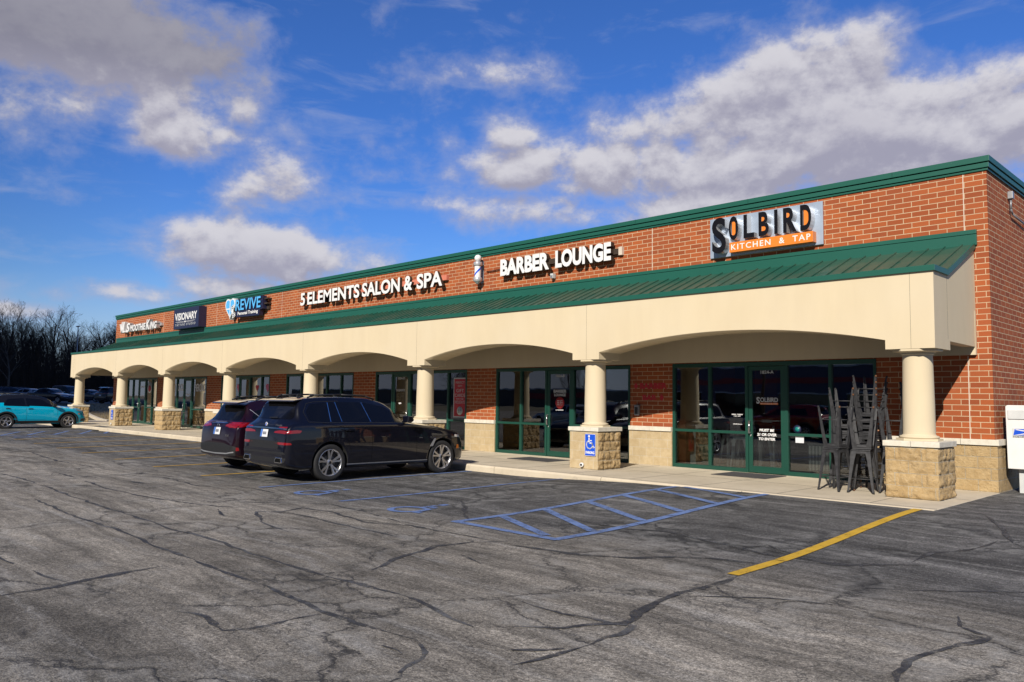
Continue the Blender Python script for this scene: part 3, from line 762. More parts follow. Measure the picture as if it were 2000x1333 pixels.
# ---- columns on block pedestals
def split_block(rough_front, rough_side, seed):
    """pedestal of split-faced block: subdivided faces pushed in and out between flush joints"""
    bm = bmesh.new(); h = .40; H = 4*.2032; n = 34
    rr = random.Random(seed)
    def disp(u, z, amt):
        row = int(min(3, max(0, z//.2032))); off = .2032 if row % 2 else 0
        uu = (u+h+off) % .4064; vv = z-row*.2032
        if abs(u) > h-.002: uu = .2
        e = min(uu, .4064-uu, vv, .2032-vv)
        k = ss(.003, .03, e)
        cell = math.floor((u+h+off)/.4064)
        nz = noise.fractal((u*9+seed, z*9, cell*3.1+row*1.7+seed), 1.0, 2.0, 5)
        return (k*(.016+.030*nz)-.004*(1-k))*amt
    mb = MB()
    for fi, (nx, ny, amt) in enumerate(((0, -1, rough_front), (1, 0, rough_side), (0, 1, rough_side), (-1, 0, rough_side))):
        vs = []; fs = []
        for j in range(n+1):
            for i in range(n+1):
                u = -h+2*h*i/n; z = H*j/n
                d = disp(u if fi % 2 == 0 else u+.2032, z, amt)*min(1, (h-abs(u))/.02)+.001
                d = d if amt > .3 else d*.25
                tx, ty = -ny, nx
                vs.append((nx*(h+d)+tx*u, ny*(h+d)+ty*u, z))
        for j in range(n):
            for i in range(n): fs.append((j*(n+1)+i, j*(n+1)+i+1, (j+1)*(n+1)+i+1, (j+1)*(n+1)+i))
        mb.add(vs, fs, 0 if amt > .3 else 1, True)
    mb.add([(-h, -h, H), (h, -h, H), (h, h, H), (-h, h, H)], [(0, 1, 2, 3)])
    return mb.mesh('pedestal', ['cmu_split', 'cmu_smooth'], fix=False)
PEDS = {'rough': split_block(1, 1, 2), 'front_smooth': split_block(0, 1.2, 5)}
sh = MB()
sh.lathe([(.243, 1.0), (.243, 1.15), (.240, 1.55), (.232, 2.0), (.226, 2.335)], n=40)
SHAFT = sh.mesh('column', 'stucco')
cap_m = MB(); cap_m.box(-.432, -.002, -.432, .432, .835, .925); cap_m.box(.002, .432, -.432, .432, .835, .925)
CAPST = cap_m.mesh('cap_stone', 'cap_stone', bevel=.008)
bs = MB(); 
oct_ = [( .33*c, .33*s_) for c, s_ in [(math.cos(R(22.5+45*i))*1.06, math.sin(R(22.5+45*i))*1.06) for i in range(8)]]
bs.prism(oct_, 'z', .925, .962); bs.lathe([(.24, .962), (.285, .962), (.297, .975), (.297, .992), (.285, 1.004), (.262, 1.008), (.248, 1.02), (.243, 1.03)], n=40)
CBASE = bs.mesh('column_base', 'stucco')
cp = MB(); cp.lathe([(.226, 2.325), (.245, 2.332), (.25, 2.345), (.245, 2.356), (.23, 2.36), (.27, 2.365), (.29, 2.385)], n=40)
cp.prism([(x*1.08, y*1.08) for x, y in oct_], 'z', 2.383, 2.417)
CAPIT = cp.mesh('capital', 'stucco')
ft = MB(); ft.box(-.41, .41, -.41, .41, -.25, .004); FOOT = ft.mesh('footing', 'concrete', bevel=.01)
pp = MB(); pp.lathe([(.028, -.462), (.046, -.462), (.05, -.452), (.05, -.43), (.038, -.40)], axis='y', n=20); pp.lathe([(.028, -.461), (.028, -.40), (0, -.40)], axis='y', n=20, mi=1)
DRAIN = pp.mesh('drain_pipe', ['white_paint', 'seam'])
for i, xl in enumerate(PAD):
    cx, cy = xl+PW/2, -1.895
    col = link('column', SHAFT, BL); col.location = Vector((cx, cy, 0))-Vector(BL.location)
    kind = 'front_smooth' if i in (1, 6) else 'rough'
    pe = link('pedestal', PEDS[kind], col); pe.location = (0, 0, .012)
    for nm, me in (('cap_stone', CAPST), ('column_base', CBASE), ('capital', CAPIT), ('footing', FOOT)): link(nm, me, col)
    if i in (1, 6):
        d = link('drain_pipe', DRAIN, col); d.location = (-.02, 0, .095)

# ---- storefronts
FY0, FY1 = -.012, .10
def handle_mesh(side):
    m_ = MB(); x = .0
    m_.path([(x, -.02, .86), (x, -.075, .86), (x, -.075, 1.10), (x, -.02, 1.10)], .017, 8); return m_.mesh('handle', 'steel')
def storefront(xa, xb, mull, door=None, glass='shop_glass', hinge='R', low=True):
    fr = MB(); jw = .06
    fr.box(xa, xa+jw, FY0, FY1, 0, ZH-.005); fr.box(xb-jw, xb, FY0, FY1, 0, ZH-.005)
    fr.box(xa+jw, xb-jw, FY0, FY1, 2.305, ZH-.005)
    xs = sorted([xa+jw/2]+mull+([door[0], door[1]] if door else [])+[xb-jw/2])
    for m_ in xs[1:-1]: fr.box(m_-.034, m_+.034, FY0, FY1, 0, 2.305)
    cells = []
    for p, q in zip(xs, xs[1:]):
        if door and abs(p-door[0]) < 1e-6: continue
        l = p+.034 if p > xa+.1 else xa+jw; r = q-.034 if q < xb-.1 else xb-jw
        fr.box(l, r, FY0, FY1, .0, .085)
        fr.box(l, r, FY0+.004, FY1, .825, .885)
        cells += [(l, r, .885, 2.305), (l, r, .085, .825)]
    w = part(fr, 'window', 'green_frame', bevel=.004)
    for l, r, a, b in cells:
        p_ = MB(); p_.box(l-.005, r+.005, .04, .046, a-.005, b+.005); p_.build('pane', glass, w)
    dr = None
    if door:
        a, b = door[0]+.038, door[1]-.038
        dm = MB(); y0, y1 = .004, .05
        dm.box(a, a+.09, y0, y1, .012, 2.298); dm.box(b-.09, b, y0, y1, .012, 2.298); dm.box(a+.09, b-.09, y0, y1, 2.21, 2.298); dm.box(a+.09, b-.09, y0, y1, .012, .15)
        dr = part(dm, 'door', 'green_frame', bevel=.004)
        p_ = MB(); p_.box(a+.085, b-.085, .022, .03, .145, 2.215); p_.build('door_glass', glass, dr)
        hx = a+.045 if hinge == 'R' else b-.045
        hm_ = MB(); hm_.path([(hx, .0, .86), (hx, -.06, .86), (hx, -.06, 1.11), (hx, .0, 1.11)], .016, 8); hm_.box(hx-.022, hx+.022, -.07, -.055, .85, 1.12)
        hm_.build('handle', 'steel', dr)
        pb = MB(); pb.tube((a+.09, .075, 1.115), (b-.09, .075, 1.13), .012, n=8); pb.box((a+b)/2-.14, (a+b)/2+.1, .06, .085, 1.09, 1.15); pb.build('push_bar', 'grey_metal', dr)
        lk = MB(); lk.lathe([(.0, .0), (.022, .0), (.022, .02)], (hx, -.002, .80), 'y', 12); lk.build('lock', 'steel', dr)
    return w, dr
win_sol, door_sol = storefront(*OPEN[0], [-5.671, -2.906], (-4.755, -3.845))
win_bar, door_bar = storefront(*OPEN[1], [-11.659, -8.75], (-10.70, -9.74))
win_sal, door_sal = storefront(*OPEN[2], [-14.794, -15.7], (-17.66, -16.70), hinge='L')
win_rev, door_rev = storefront(*OPEN[3], [-23.52, -22.6, -21.70, -20.747])
win_tat, door_tat = storefront(*OPEN[4], [-29.4, -26.66], (-28.62, -27.66))
win_vis, door_vis = storefront(*OPEN[5], [-35.2], (-34.36, -33.46))
win_smo, door_smo = storefront(*OPEN[6], [-41.0, -38.336], (-40.15, -39.2))
# interiors: one shell per shop
def shop_room(xa, xb, floor, wall, back, depth=7, z1=2.75):
    m_ = MB()
    m_.add([(xa-.3, .1, .0), (xb+.3, .1, .0), (xb+.3, depth, .0), (xa-.3, depth, .0)], [(0, 1, 2, 3)], 0)
    m_.add([(xa-.3, depth, 0), (xb+.3, depth, 0), (xb+.3, depth, z1), (xa-.3, depth, z1)], [(0, 1, 2, 3)], 2)
    for x in (xa-.3, xb+.3): m_.add([(x, .25, 0), (x, depth, 0), (x, depth, z1), (x, .25, z1)], [(0, 1, 2, 3)], 1)
    m_.add([(xa-.3, .1, z1), (xb+.3, .1, z1), (xb+.3, depth, z1), (xa-.3, depth, z1)], [(0, 1, 2, 3)], 1)
    part(m_, 'shop_interior', [floor, wall, back], fix=False)
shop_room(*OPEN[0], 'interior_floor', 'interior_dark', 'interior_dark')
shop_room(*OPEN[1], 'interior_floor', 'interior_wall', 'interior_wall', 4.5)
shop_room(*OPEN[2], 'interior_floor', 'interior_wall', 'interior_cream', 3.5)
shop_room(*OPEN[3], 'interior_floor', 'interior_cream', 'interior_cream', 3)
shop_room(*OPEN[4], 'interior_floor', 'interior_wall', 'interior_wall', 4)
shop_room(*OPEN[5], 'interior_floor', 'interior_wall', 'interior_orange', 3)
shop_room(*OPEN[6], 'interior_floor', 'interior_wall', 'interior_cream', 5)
pw = MB(); pw.box(-6.9, -6.5, .3, 2.6, 0, 2.7); pw.box(-5.95, -5.35, 2.6, 2.9, 0, 2.7); part(pw, 'partition', 'interior_orange')
# lettering on the doors
def decal(parent, mb, name, mats):
    return part(mb, name, mats, parent, fix=False)
GY_ = .016
decal(door_sol, text_mb('1824-A', -4.43, -4.13, 2.135, 2.205, GY_, .002, .015), 'lettering', 'off_white')
decal(door_sol, merge(text_mb('S', -4.535, -4.455, 1.49, 1.635, GY_, .002, .03), text_mb('OLBIRD', -4.445, -4.04, 1.525, 1.625, GY_, .002, .02)), 'lettering', 'off_white')
_k = MB(); _k.box(-4.45, -4.04, .018, .021, 1.472, 1.512); decal(door_sol, _k, 'strip', 'orange')
decal(door_sol, text_mb('KITCHEN & TAP', -4.435, -4.055, 1.48, 1.504, .0155, .001, .0), 'lettering', 'letter_white')
for tx_, xa_, xb_, za_, zb_ in (('MUST BE', -4.47, -4.13, .895, .955), ('21 OR OVER', -4.525, -4.08, .80, .862), ('TO ENTER', -4.49, -4.11, .71, .768)):
    decal(door_sol, text_mb(tx_, xa_, xb_, za_, zb_, GY_, .002, .04, .12), 'lettering', 'letter_white')
for tx_, xa_, xb_, za_, zb_ in (('SUNDAY - THURSDAY', -5.14, -4.87, 1.235, 1.26), ('11 AM - 10 PM', -5.09, -4.93, 1.20, 1.222), ('solbirdkitchen.com', -5.11, -4.89, 1.027, 1.048)):
    decal(win_sol, text_mb(tx_, xa_, xb_, za_, zb_, .036, .002, .03), 'lettering', 'letter_white')
_d = MB(); _d.lathe([(.0, .034), (.085, .034), (.085, .038)], (-3.63, 0, .97), 'y', 24); _d.lathe([(.0, .032), (.05, .032), (.05, .034)], (-3.63, 0, .97), 'y', 20, 1); decal(win_sol, _d, 'sticker', ['navy', 'teal'])
_d = MB(); _d.box(-3.67, -3.49, .034, .038, .69, .82); decal(win_sol, _d, 'notice', 'plate')
decal(door_bar, text_mb('1826-B', -10.36, -10.05, 2.125, 2.195, GY_, .002, .015), 'lettering', 'off_white')
decal(door_bar, merge(text_mb('BARBER', -10.44, -9.99, 1.71, 1.79, GY_, .002, .02), text_mb('LOUNGE', -10.42, -10.01, 1.615, 1.69, GY_, .002, .02)), 'lettering', 'off_white')
_d = MB(); _d.lathe([(.0, .018), (.155, .018), (.155, .021)], (-10.22, 0, 1.44), 'y', 32); decal(door_bar, _d, 'sticker', 'sign_red')
decal(door_bar, text_mb('五行', -10.32, -10.12, 1.37, 1.52, .0155, .001, .0), 'lettering', 'letter_white')
decal(door_bar, text_mb('by 5 ELEMENTS', -10.36, -10.09, 1.23, 1.262, GY_, .002, .03), 'lettering', 'letter_white')
decal(door_sal, text_mb('1834-D', -17.38, -17.0, 2.125, 2.2, GY_, .002, .015), 'lettering', 'off_white')
decal(door_sal, text_mb('5 ELEMENTS', -17.46, -17.0, 1.735, 1.81, GY_, .002, .01), 'lettering', 'off_white')
decal(door_sal, text_mb('五行', -17.44, -17.04, 1.42, 1.69, GY_, .002, .0), 'lettering', 'interior_cream')
decal(door_sal, text_mb('spa', -17.31, -17.17, 1.305, 1.37, GY_, .002, .03), 'lettering', 'letter_white')
decal(win_vis, text_mb('TATTOOS', -36.0, -34.5, 1.72, 2.07, .034, .002, .02), 'lettering', 'letter_white')
decal(win_vis, text_mb('PIERCINGS', -33.22, -31.95, 1.70, 2.06, .034, .002, .02), 'lettering', 'letter_white')
decal(door_vis, text_mb('VISIONARY', -34.14, -33.68, 1.52, 1.6, GY_, .002, .02), 'lettering', 'letter_white')
for k, (a, b) in enumerate(((-39.9, -39.55), (-39.8, -39.4))): decal(door_smo, text_mb('SMOOTHIES', a, b+.1, 1.9-k*.5, 1.98-k*.5, GY_, .002, .02), 'lettering', 'letter_white')
_d = MB(); _d.lathe([(.0, .034), (.30, .034), (.30, .037)], (-38.75, 0, 1.9), 'y', 28); _d.lathe([(0, .031), (.17, .031), (.17, .034)], (-38.75, 0, 1.85), 'y', 24, 1); decal(win_smo, _d, 'sticker', ['off_white', 'sign_red'])
# red and teal painted lettering on the piers
decal(BL, merge(text_mb('BARBER', -7.60, -6.81, 1.81, 1.955, -.004, .004, .05), text_mb('BAR', -7.52, -7.10, 1.54, 1.67, -.004, .004, .05)), 'wall_lettering', 'sign_red')
_d = MB()
for cx, cz in ((-7.715, 1.88), (-6.965, 1.605)): _d.prism([(cx-.065, cz), (cx, cz+.09), (cx+.065, cz), (cx, cz-.09)], 'y', -.004, -.001)
decal(BL, _d, 'wall_diamond', 'sign_red')

# ================================================================== signs on the parapet
def sign(name, label, loc, group=None): return empty(name, label, 'sign', loc, 0, group)
def sp(root, mb, name, mats, **k):
    k.setdefault('fix', False); return part(mb, name, mats, root, **k)
# black letters on a silver panel
s1 = sign('restaurant_sign', 'silver panel sign with black letters and an orange strip, above the right-hand storefront', (-4.3, 0, 4.76))
m_ = MB(); m_.box(-5.60, -2.98, -.06, -.012, 4.775, 5.675); sp(s1, m_, 'panel', 'silver_panel', bevel=.004, fix=True)
m_ = MB()
for x in (-5.3, -4.3, -3.3):
    for z in (4.9, 5.5): m_.box(x-.03, x+.03, -.014, .0, z-.03, z+.03)
sp(s1, m_, 'standoff', 'grey_metal')
LT = [('S', -5.44, -5.09, 4.83, 5.64), ('O', -5.02, -4.79, 5.085, 5.62), ('L', -4.66, -4.41, 5.09, 5.61), ('B', -4.305, -4.07, 5.088, 5.61), ('I', -3.945, -3.868, 5.088, 5.61), ('R', -3.745, -3.45, 5.08, 5.61), ('D', -3.372, -3.135, 5.075, 5.612)]
for ch, a, b, c, d in LT:
    m2 = text_mb(ch, a, b, c, d, -.25, .19, .030 if ch != 'I' else .03, res=5, sidei=1)
    if ch == 'S': m2 = text_mb(ch, a, b, c, d, -.25, .19, .020, res=6, sidei=1)
    sp(s1, m2, 'letter', ['letter_black', 'silver'])
for a, b, c, d in ((-4.945, -4.865, 5.2, 5.5), (-4.235, -4.14, 5.16, 5.30), (-4.235, -4.15, 5.40, 5.53), (-3.67, -3.55, 5.40, 5.53), (-3.30, -3.205, 5.17, 5.52)):
    m_ = MB(); m_.box(a, b, -.235, -.225, c, d); sp(s1, m_, 'letter_infill', 'orange')
m_ = MB(); m_.box(-5.02, -3.118, -.225, -.06, 4.822, 5.043, 0); sp(s1, m_, 'strip', 'orange', fix=True, bevel=.003)
sp(s1, text_mb('KITCHEN  &  TAP', -4.975, -3.165, 4.872, 5.0, -.229, .003, .012, spacing=1.25), 'lettering', 'letter_white')
# white channel letters
s2 = sign('barber_shop_sign', 'bold white channel letters on dark returns, second sign from the brick corner', (-10.3, 0, 5.0))
for tx, a, b in (('BARBER', -12.335, -10.44), ('LOUNGE', -10.215, -8.335)):
    sp(s2, text_mb(tx, a, b, 5.04, 5.515, -.22, .14, .048, res=4, sidei=1), 'lettering', ['letter_white', 'dark_return'])
m_ = MB(); m_.box(-12.2, -8.2, -.10, -.0, 5.20, 5.34); sp(s2, m_, 'raceway', 'dark_return', fix=True)
m_ = MB(); m_.box(-8.2, -8.09, -.085, 0, 5.17, 5.38); sp(s2, m_, 'junction_box', 'caulk', fix=True)
m_ = MB(); m_.path([(-13.1, -.04, 5.27), (-12.8, -.04, 5.27), (-12.2, -.04, 5.29)], .014); sp(s2, m_, 'conduit', 'black_plastic')
s3 = sign('salon_sign', 'long row of white letters on a salmon raceway, on the middle of the parapet', (-19.2, 0, 5.0))
for tx, a, b in (('5', -23.39, -23.06), ('ELEMENTS', -22.88, -19.42), ('SALON', -19.25, -17.09), ('&', -16.86, -16.42), ('SPA', -16.19, -14.92)):
    sp(s3, text_mb(tx, a, b, 5.005, 5.49, -.22, .10, .03, res=4, sidei=1), 'lettering', ['letter_white', 'dark_return'])
    sp(s3, text_mb(tx, a, b, 5.005, 5.49, -.2225, .002, .012, res=4), 'lettering_face', 'letter_white')
m_ = MB(); m_.box(-23.25, -14.84, -.115, 0, 5.19, 5.36); sp(s3, m_, 'raceway', 'race_red', fix=True, bevel=.004)
# heart logo sign
s4 = sign('gym_sign', 'sky blue letters with a white-edged blue heart and dumbbell on a dark backer', (-28, 0, 4.9))
m_ = MB(); m_.prism([(-28.70, 4.90), (-26.60, 4.86), (-26.55, 5.08), (-26.30, 5.12), (-26.33, 5.66), (-28.72, 5.67)], 'y', -.27, -.08); sp(s4, m_, 'backer', 'navy', fix=True, bevel=.004)
m_ = MB(); m_.box(-28.4, -26.1, -.08, 0, 5.1, 5.3); m_.box(-26.3, -26.06, -.2, 0, 5.3, 5.36); m_.box(-26.3, -26.04, -.2, 0, 5.5, 5.56); sp(s4, m_, 'raceway', 'dark_return', fix=True)
sp(s4, text_mb('REVIVE', -28.62, -26.40, 5.165, 5.635, -.32, .05, .02, sidei=1), 'lettering', ['sky_blue', 'navy'])
sp(s4, text_mb('Personal Training', -28.46, -26.66, 4.93, 5.11, -.29, .02, .03, sidei=1), 'lettering', ['letter_white', 'navy'])
def heart(cx, top, bot, w, n=40):
    P = []
    for i in range(n):
        t = 2*math.pi*i/n
        x = 16*math.sin(t)**3; y = 13*math.cos(t)-5*math.cos(2*t)-2*math.cos(3*t)-math.cos(4*t)
        P.append((cx+x/16*w/2, bot+(y+17)/(12+17)*(top-bot)))
    return P
m_ = MB(); m_.prism(heart(-29.17, 5.75, 4.82, .93), 'y', -.30, -.10); sp(s4, m_, 'heart_rim', 'letter_white', fix=True)
m_ = MB(); m_.prism(heart(-29.17, 5.69, 4.91, .80), 'y', -.306, -.299); sp(s4, m_, 'heart', 'sky_blue', fix=True)
m_ = MB(); m_.box(-29.19, -29.14, -.310, -.305, 4.95, 5.60); m_.box(-29.56, -29.19, -.310, -.305, 5.27, 5.32); m_.prism([(-29.08, 5.2), (-28.9, 5.45), (-28.78, 5.35), (-28.95, 5.1)], 'y', -.310, -.305); sp(s4, m_, 'heart_lines', 'letter_white', fix=True)
m_ = MB()
for cz, cx in ((5.33, -28.90), (4.98, -28.76)): m_.prism([(cx-.12, cz-.13), (cx-.13, cz+.04), (cx+.10, cz+.13), (cx+.13, cz-.03)], 'y', -.325, -.308)
m_.prism([(-28.88, 5.03), (-28.93, 5.27), (-28.84, 5.27), (-28.79, 5.03)], 'y', -.322, -.308); sp(s4, m_, 'dumbbell', 'letter_white', fix=True)
m_ = MB()
for cz, cx in ((5.33, -28.90), (4.98, -28.76)):
    for dz in (-.045, .035): m_.prism([(cx-.09, cz+dz-.03), (cx-.09, cz+dz+.005), (cx+.09, cz+dz+.06), (cx+.09, cz+dz+.025)], 'y', -.329, -.324)
sp(s4, m_, 'dumbbell_lines', 'navy', fix=True)
# navy box sign
s5 = sign('tattoo_sign', 'square navy box sign with white letters, beside the far left letters', (-33.6, 0, 4.69))
m_ = MB(); m_.box(-35.0, -32.18, -.38, -.0, 4.69, 5.665); sp(s5, m_, 'cabinet', 'navy', fix=True, bevel=.012)
sp(s5, text_mb('VISIONARY', -34.85, -32.36, 5.095, 5.45, -.385, .004, .022), 'lettering', 'letter_white')
sp(s5, text_mb('TATTOO STUDIO', -34.79, -32.5, 4.83, 4.93, -.385, .004, -.005, spacing=1.35), 'lettering', 'off_white')
m_ = MB(); m_.box(-34.76, -32.54, -.385, -.379, 5.025, 5.036); m_.box(-34.6, -32.7, -.385, -.379, 4.985, 4.994); m_.prism([(-33.72, 5.01), (-33.65, 5.06), (-33.58, 5.01), (-33.65, 4.96)], 'y', -.388, -.379); sp(s5, m_, 'rule', 'letter_white', fix=True)
s6 = sign('juice_bar_sign', 'white slanted letters with a crest, at the far left end of the parapet', (-40, 0, 4.9))
for tx, a, b, c, d in (('S', -41.62, -41.05, 4.905, 5.40), ('MOOTHIE', -41.03, -38.83, 4.91, 5.27), ('K', -38.78, -38.25, 4.9, 5.43), ('ING', -38.23, -37.33, 4.91, 5.28)):
    sp(s6, text_mb(tx, a, b, c, d, -.30, .19, .03, .22, sidei=1), 'lettering', ['letter_white', 'silver'])
m_ = MB(); m_.prism([(-42.6, 5.40), (-42.48, 5.40), (-42.4, 5.12), (-42.28, 5.52), (-42.12, 5.14), (-41.95, 5.50), (-41.83, 5.47), (-41.98, 5.0), (-41.78, 4.92), (-42.12, 4.9), (-42.2, 5.12), (-42.34, 4.88)], 'y', -.30, -.11); sp(s6, m_, 'crest', ['letter_white'], fix=True)
m_ = MB(); m_.box(-42.5, -37.2, -.11, 0, 5.05, 5.2); sp(s6, m_, 'raceway', 'silver', fix=True)
# barber pole
bp = empty('barber_pole', 'white and blue barber pole with globe top, mounted on the brick parapet', 'barber pole', (-13.31, -.2, 4.9))
m_ = MB(); m_.sphere((0, 0, .775), .105, 20, 12); m_.build('globe', 'letter_white', bp)
m_ = MB(); m_.lathe([(.03, .665), (.12, .66), (.135, .63), (.125, .60), (.135, .56), (.11, .54)], n=24); m_.build('metal_cap', 'silver', bp)
m_ = MB(); m_.lathe([(.11, .20), (.135, .18), (.125, .14), (.135, .10), (.10, .07), (.05, .03), (.03, 0), (0, 0)], n=24); m_.build('metal_cap', 'silver', bp)
m_ = MB(); m_.lathe([(.098, .2), (.098, .54)], n=24); m_.build('cylinder', 'letter_white', bp)
for c0, mt in ((0, 'sign_blue'), (.17, 'sign_red')):
    m_ = MB(); n = 40
    for i in range(n):
        t0 = i/n; a0 = -2.2+3.4*t0+c0*6; a1 = a0+3.4/n
        q = []
        for a, t in ((a0, t0), (a1, t0+1/n)):
            z = .2+.34*((t+c0) % 1); z = .2+.34*min(1, max(0, t))
            q += [(.0995*math.cos(a), .0995*math.sin(a), min(.54, z)), (.0995*math.cos(a), .0995*math.sin(a), min(.54, z+.07))]
        m_.add(q, [(0, 2, 3, 1)], 0, True)
    if mt == 'sign_blue': m_.build('stripe', mt, bp, fix=False)
m_ = MB(); m_.box(-.03, .03, 0, .2, .58, .62); m_.box(-.03, .03, 0, .2, .12, .16); m_.box(-.06, .06, .185, .2, .05, .7); m_.build('wall_bracket', 'grey_metal', bp)
fx = empty('sign_floodlight', 'small grey fixture under the bold white letters', 'floodlight', (-10.42, -.08, 4.80))
m_ = MB(); m_.box(-.05, .05, -.06, .06, 0, .13); m_.build('housing', 'off_white', fx, bevel=.01)
m_ = MB(); m_.box(-.04, .04, -.064, -.06, .01, .08); m_.build('lens', 'grey_metal', fx)
m_ = MB(); m_.box(-.02, .02, .05, .08, .04, .1); m_.build('bracket', 'grey_metal', fx)
# wall box and conduit high on the side wall
wl = empty('wall_fixture', 'grey electrical box with conduit high on the side brick wall', 'electrical box', (0, 1.44, 5.1))
m_ = MB(); m_.box(.002, .09, -.06, .06, .38, .52); m_.build('box', 'grey_metal', wl, bevel=.008)
m_ = MB(); m_.path([(.045, 0, .38), (.045, -.02, .18), (.045, .08, .10), (.045, 1.2, .04), (.045, 6, -.3)], .017, 10); m_.build('conduit', 'grey_metal', wl)
lb = empty('wall_lamp_box', 'small grey box on the brick pier below the red lettering', 'box', (-7.655, -.0, 1.17))
m_ = MB(); m_.box(-.065, .065, -.075, -.001, 0, .235); m_.build('housing', 'grey_metal', lb, bevel=.01)
m_ = MB(); m_.box(-.045, .045, -.077, -.074, -.0+.03, .2); m_.build('lens', 'mat_grey', lb)
m_ = MB(); m_.box(-.07, .07, -.08, -.001, .236, .246); m_.build('lid', 'grey_metal', lb)

# accessible-parking signs on pedestals
def acc_sign(x, y, label):
    r = empty('parking_sign', label, 'sign', (x, y, .30), 0, 'blue accessible parking signs on column pedestals')
    m_ = MB(); m_.prism([(-.15+.02, 0), (.13, 0), (.15, .02), (.15, .46), (.13, .48), (-.13, .48), (-.15, .46), (-.15, .02)], 'y', -.004, 0); m_.build('border', 'letter_white', r)
    m_ = MB(); m_.box(-.142, .142, -.006, -.004, .008, .472); m_.build('plate', 'sign_blue', r)
    w = MB()
    def st(p, t):
        for a, b in zip(p, p[1:]):
            d = Vector((b[0]-a[0], b[1]-a[1])); d.normalize(); q = Vector((-d.y, d.x))*t/2
            e = d*t*.3
            w.prism([(a[0]-e.x+q.x, a[1]-e.y+q.y), (a[0]-e.x-q.x, a[1]-e.y-q.y), (b[0]+e.x-q.x, b[1]+e.y-q.y), (b[0]+e.x+q.x, b[1]+e.y+q.y)], 'y', -.0085, -.006)
    st([(-.015+.085*math.cos(R(a)), .245+.085*math.sin(R(a))) for a in range(110, 391, 20)], .022)
    st([(-.03, .385), (-.022, .285), (.055, .28), (.09, .185), (.115, .195)], .026); st([(-.025, .335), (.045, .335)], .018)
    w.lathe([(0, -.0085), (.027, -.0085), (.027, -.006)], (-.033, 0, .425), 'y', 18); w.build('wheelchair_symbol', 'letter_white', r)
    t = text_mb('PARKING', -.122, .122, .045, .105, -.0085, .002, .035); t.build('lettering', 'letter_white', r, fix=False)
    return r
acc_sign(-7.245, -2.318, 'blue wheelchair parking sign on the pedestal in front of the red lettered pier')
a2 = acc_sign(-37.05, -2.318, 'distant blue wheelchair parking sign on a pedestal near the turquoise car')

# blue and white collection box
mb_ = empty('mail_collection_box', 'white postal collection box with blue eagle emblem beside the side wall', 'mailbox', (.115, .25, -.06))
m_ = MB(); m_.prism([(0.0, 1.56), (.015, .47), (.62, .47), (.635, 1.56), (.60, 1.585), (.03, 1.585)], 'y', 0, .62); m_.build('body', 'white_paint', mb_, bevel=.012)
m_ = MB(); m_.box(.155, .50, .12, .5, .0, .475); m_.build('post', 'off_white', mb_, bevel=.008)
m_ = MB(); m_.box(.08, .56, .05, .56, -.06, .012); m_.build('base_plate', 'concrete', mb_, bevel=.01)
m_ = MB(); m_.box(.1, .53, -.004, .0, 1.02, 1.18); m_.build('emblem_panel', 'off_white', mb_)
m_ = MB(); m_.prism([(.115, 1.06), (.14, 1.17), (.52, 1.17), (.52, 1.06)], 'y', -.007, -.003); m_.build('emblem', 'sign_blue', mb_)
m_ = MB(); m_.prism([(.14, 1.155), (.25, 1.135), (.44, 1.105), (.30, 1.10), (.13, 1.062), (.15, 1.06), (.33, 1.085), (.52, 1.085), (.52, 1.12), (.33, 1.14), (.17, 1.165)], 'y', -.009, -.006); m_.build('eagle', 'letter_white', mb_)
t = merge(text_mb('UNITED STATES', .11, .5, 1.038, 1.053, -.0065, .002, .01), text_mb('POSTAL SERVICE', .11, .5, 1.021, 1.034, -.0065, .002, .01)); t.build('lettering', 'letter_black', mb_, fix=False)
m_ = MB(); m_.box(.04, .6, -.02, .0, 1.34, 1.5); m_.build('deposit_door', 'off_white', mb_, bevel=.008)

# door mats
for pts, lab, mt in (([(-4.98, -1.12), (-3.76, -1.12), (-3.76, -.2), (-4.98, -.2)], 'dark door mat in front of the right-hand entrance', 'mat_grey'), ([(-10.66, -1.5), (-9.26, -1.5), (-9.26, -.66), (-10.66, -.66)], 'faded door mat in front of the door with the red round sticker', 'mat_grey')):
    m_ = MB(); m_.prism(pts, 'z', .0015, .013); tag(m_.build('door_mat', mt, None, bevel=.004), lab, 'doormat', 'door mats on the walkway')

# posters and paper hearts on shop windows
po = empty('gift_card_poster', 'tall red gift cards poster with white border in a window beside the brick pier', 'poster', (-14.27, .03, .95))
m_ = MB(); m_.box(-.30, .30, -.0, .004, 0, 1.20); m_.build('border', 'off_white', po)
m_ = MB(); m_.box(-.265, .265, -.003, .0, .035, 1.165); m_.build('sheet', 'sign_red', po)
t = merge(text_mb('GIFT', -.17, .17, .76, .86, -.005, .002, -.005), text_mb('CARDS', -.23, .23, .62, .72, -.005, .002, -.005), text_mb('FOR THE', -.16, .16, .54, .58, -.005, .002, 0), text_mb('HOLIDAYS', -.22, .22, .42, .51, -.005, .002, -.005), text_mb('PERFECT', -.2, .2, 1.02, 1.09, -.005, .002, -.005), text_mb('GIFT', -.1, .1, .93, .98, -.005, .002, -.005)); t.build('lettering', 'off_white', po, fix=False)
m_ = MB(); m_.lathe([(0, -.005), (.13, -.005), (.13, -.003)], (0, 0, .2), 'y', 28); m_.build('round_badge', 'off_white', po)
t = text_mb('五行', -.08, .08, .14, .26, -.007, .002, 0); t.build('badge_lettering', 'letter_black', po, fix=False)
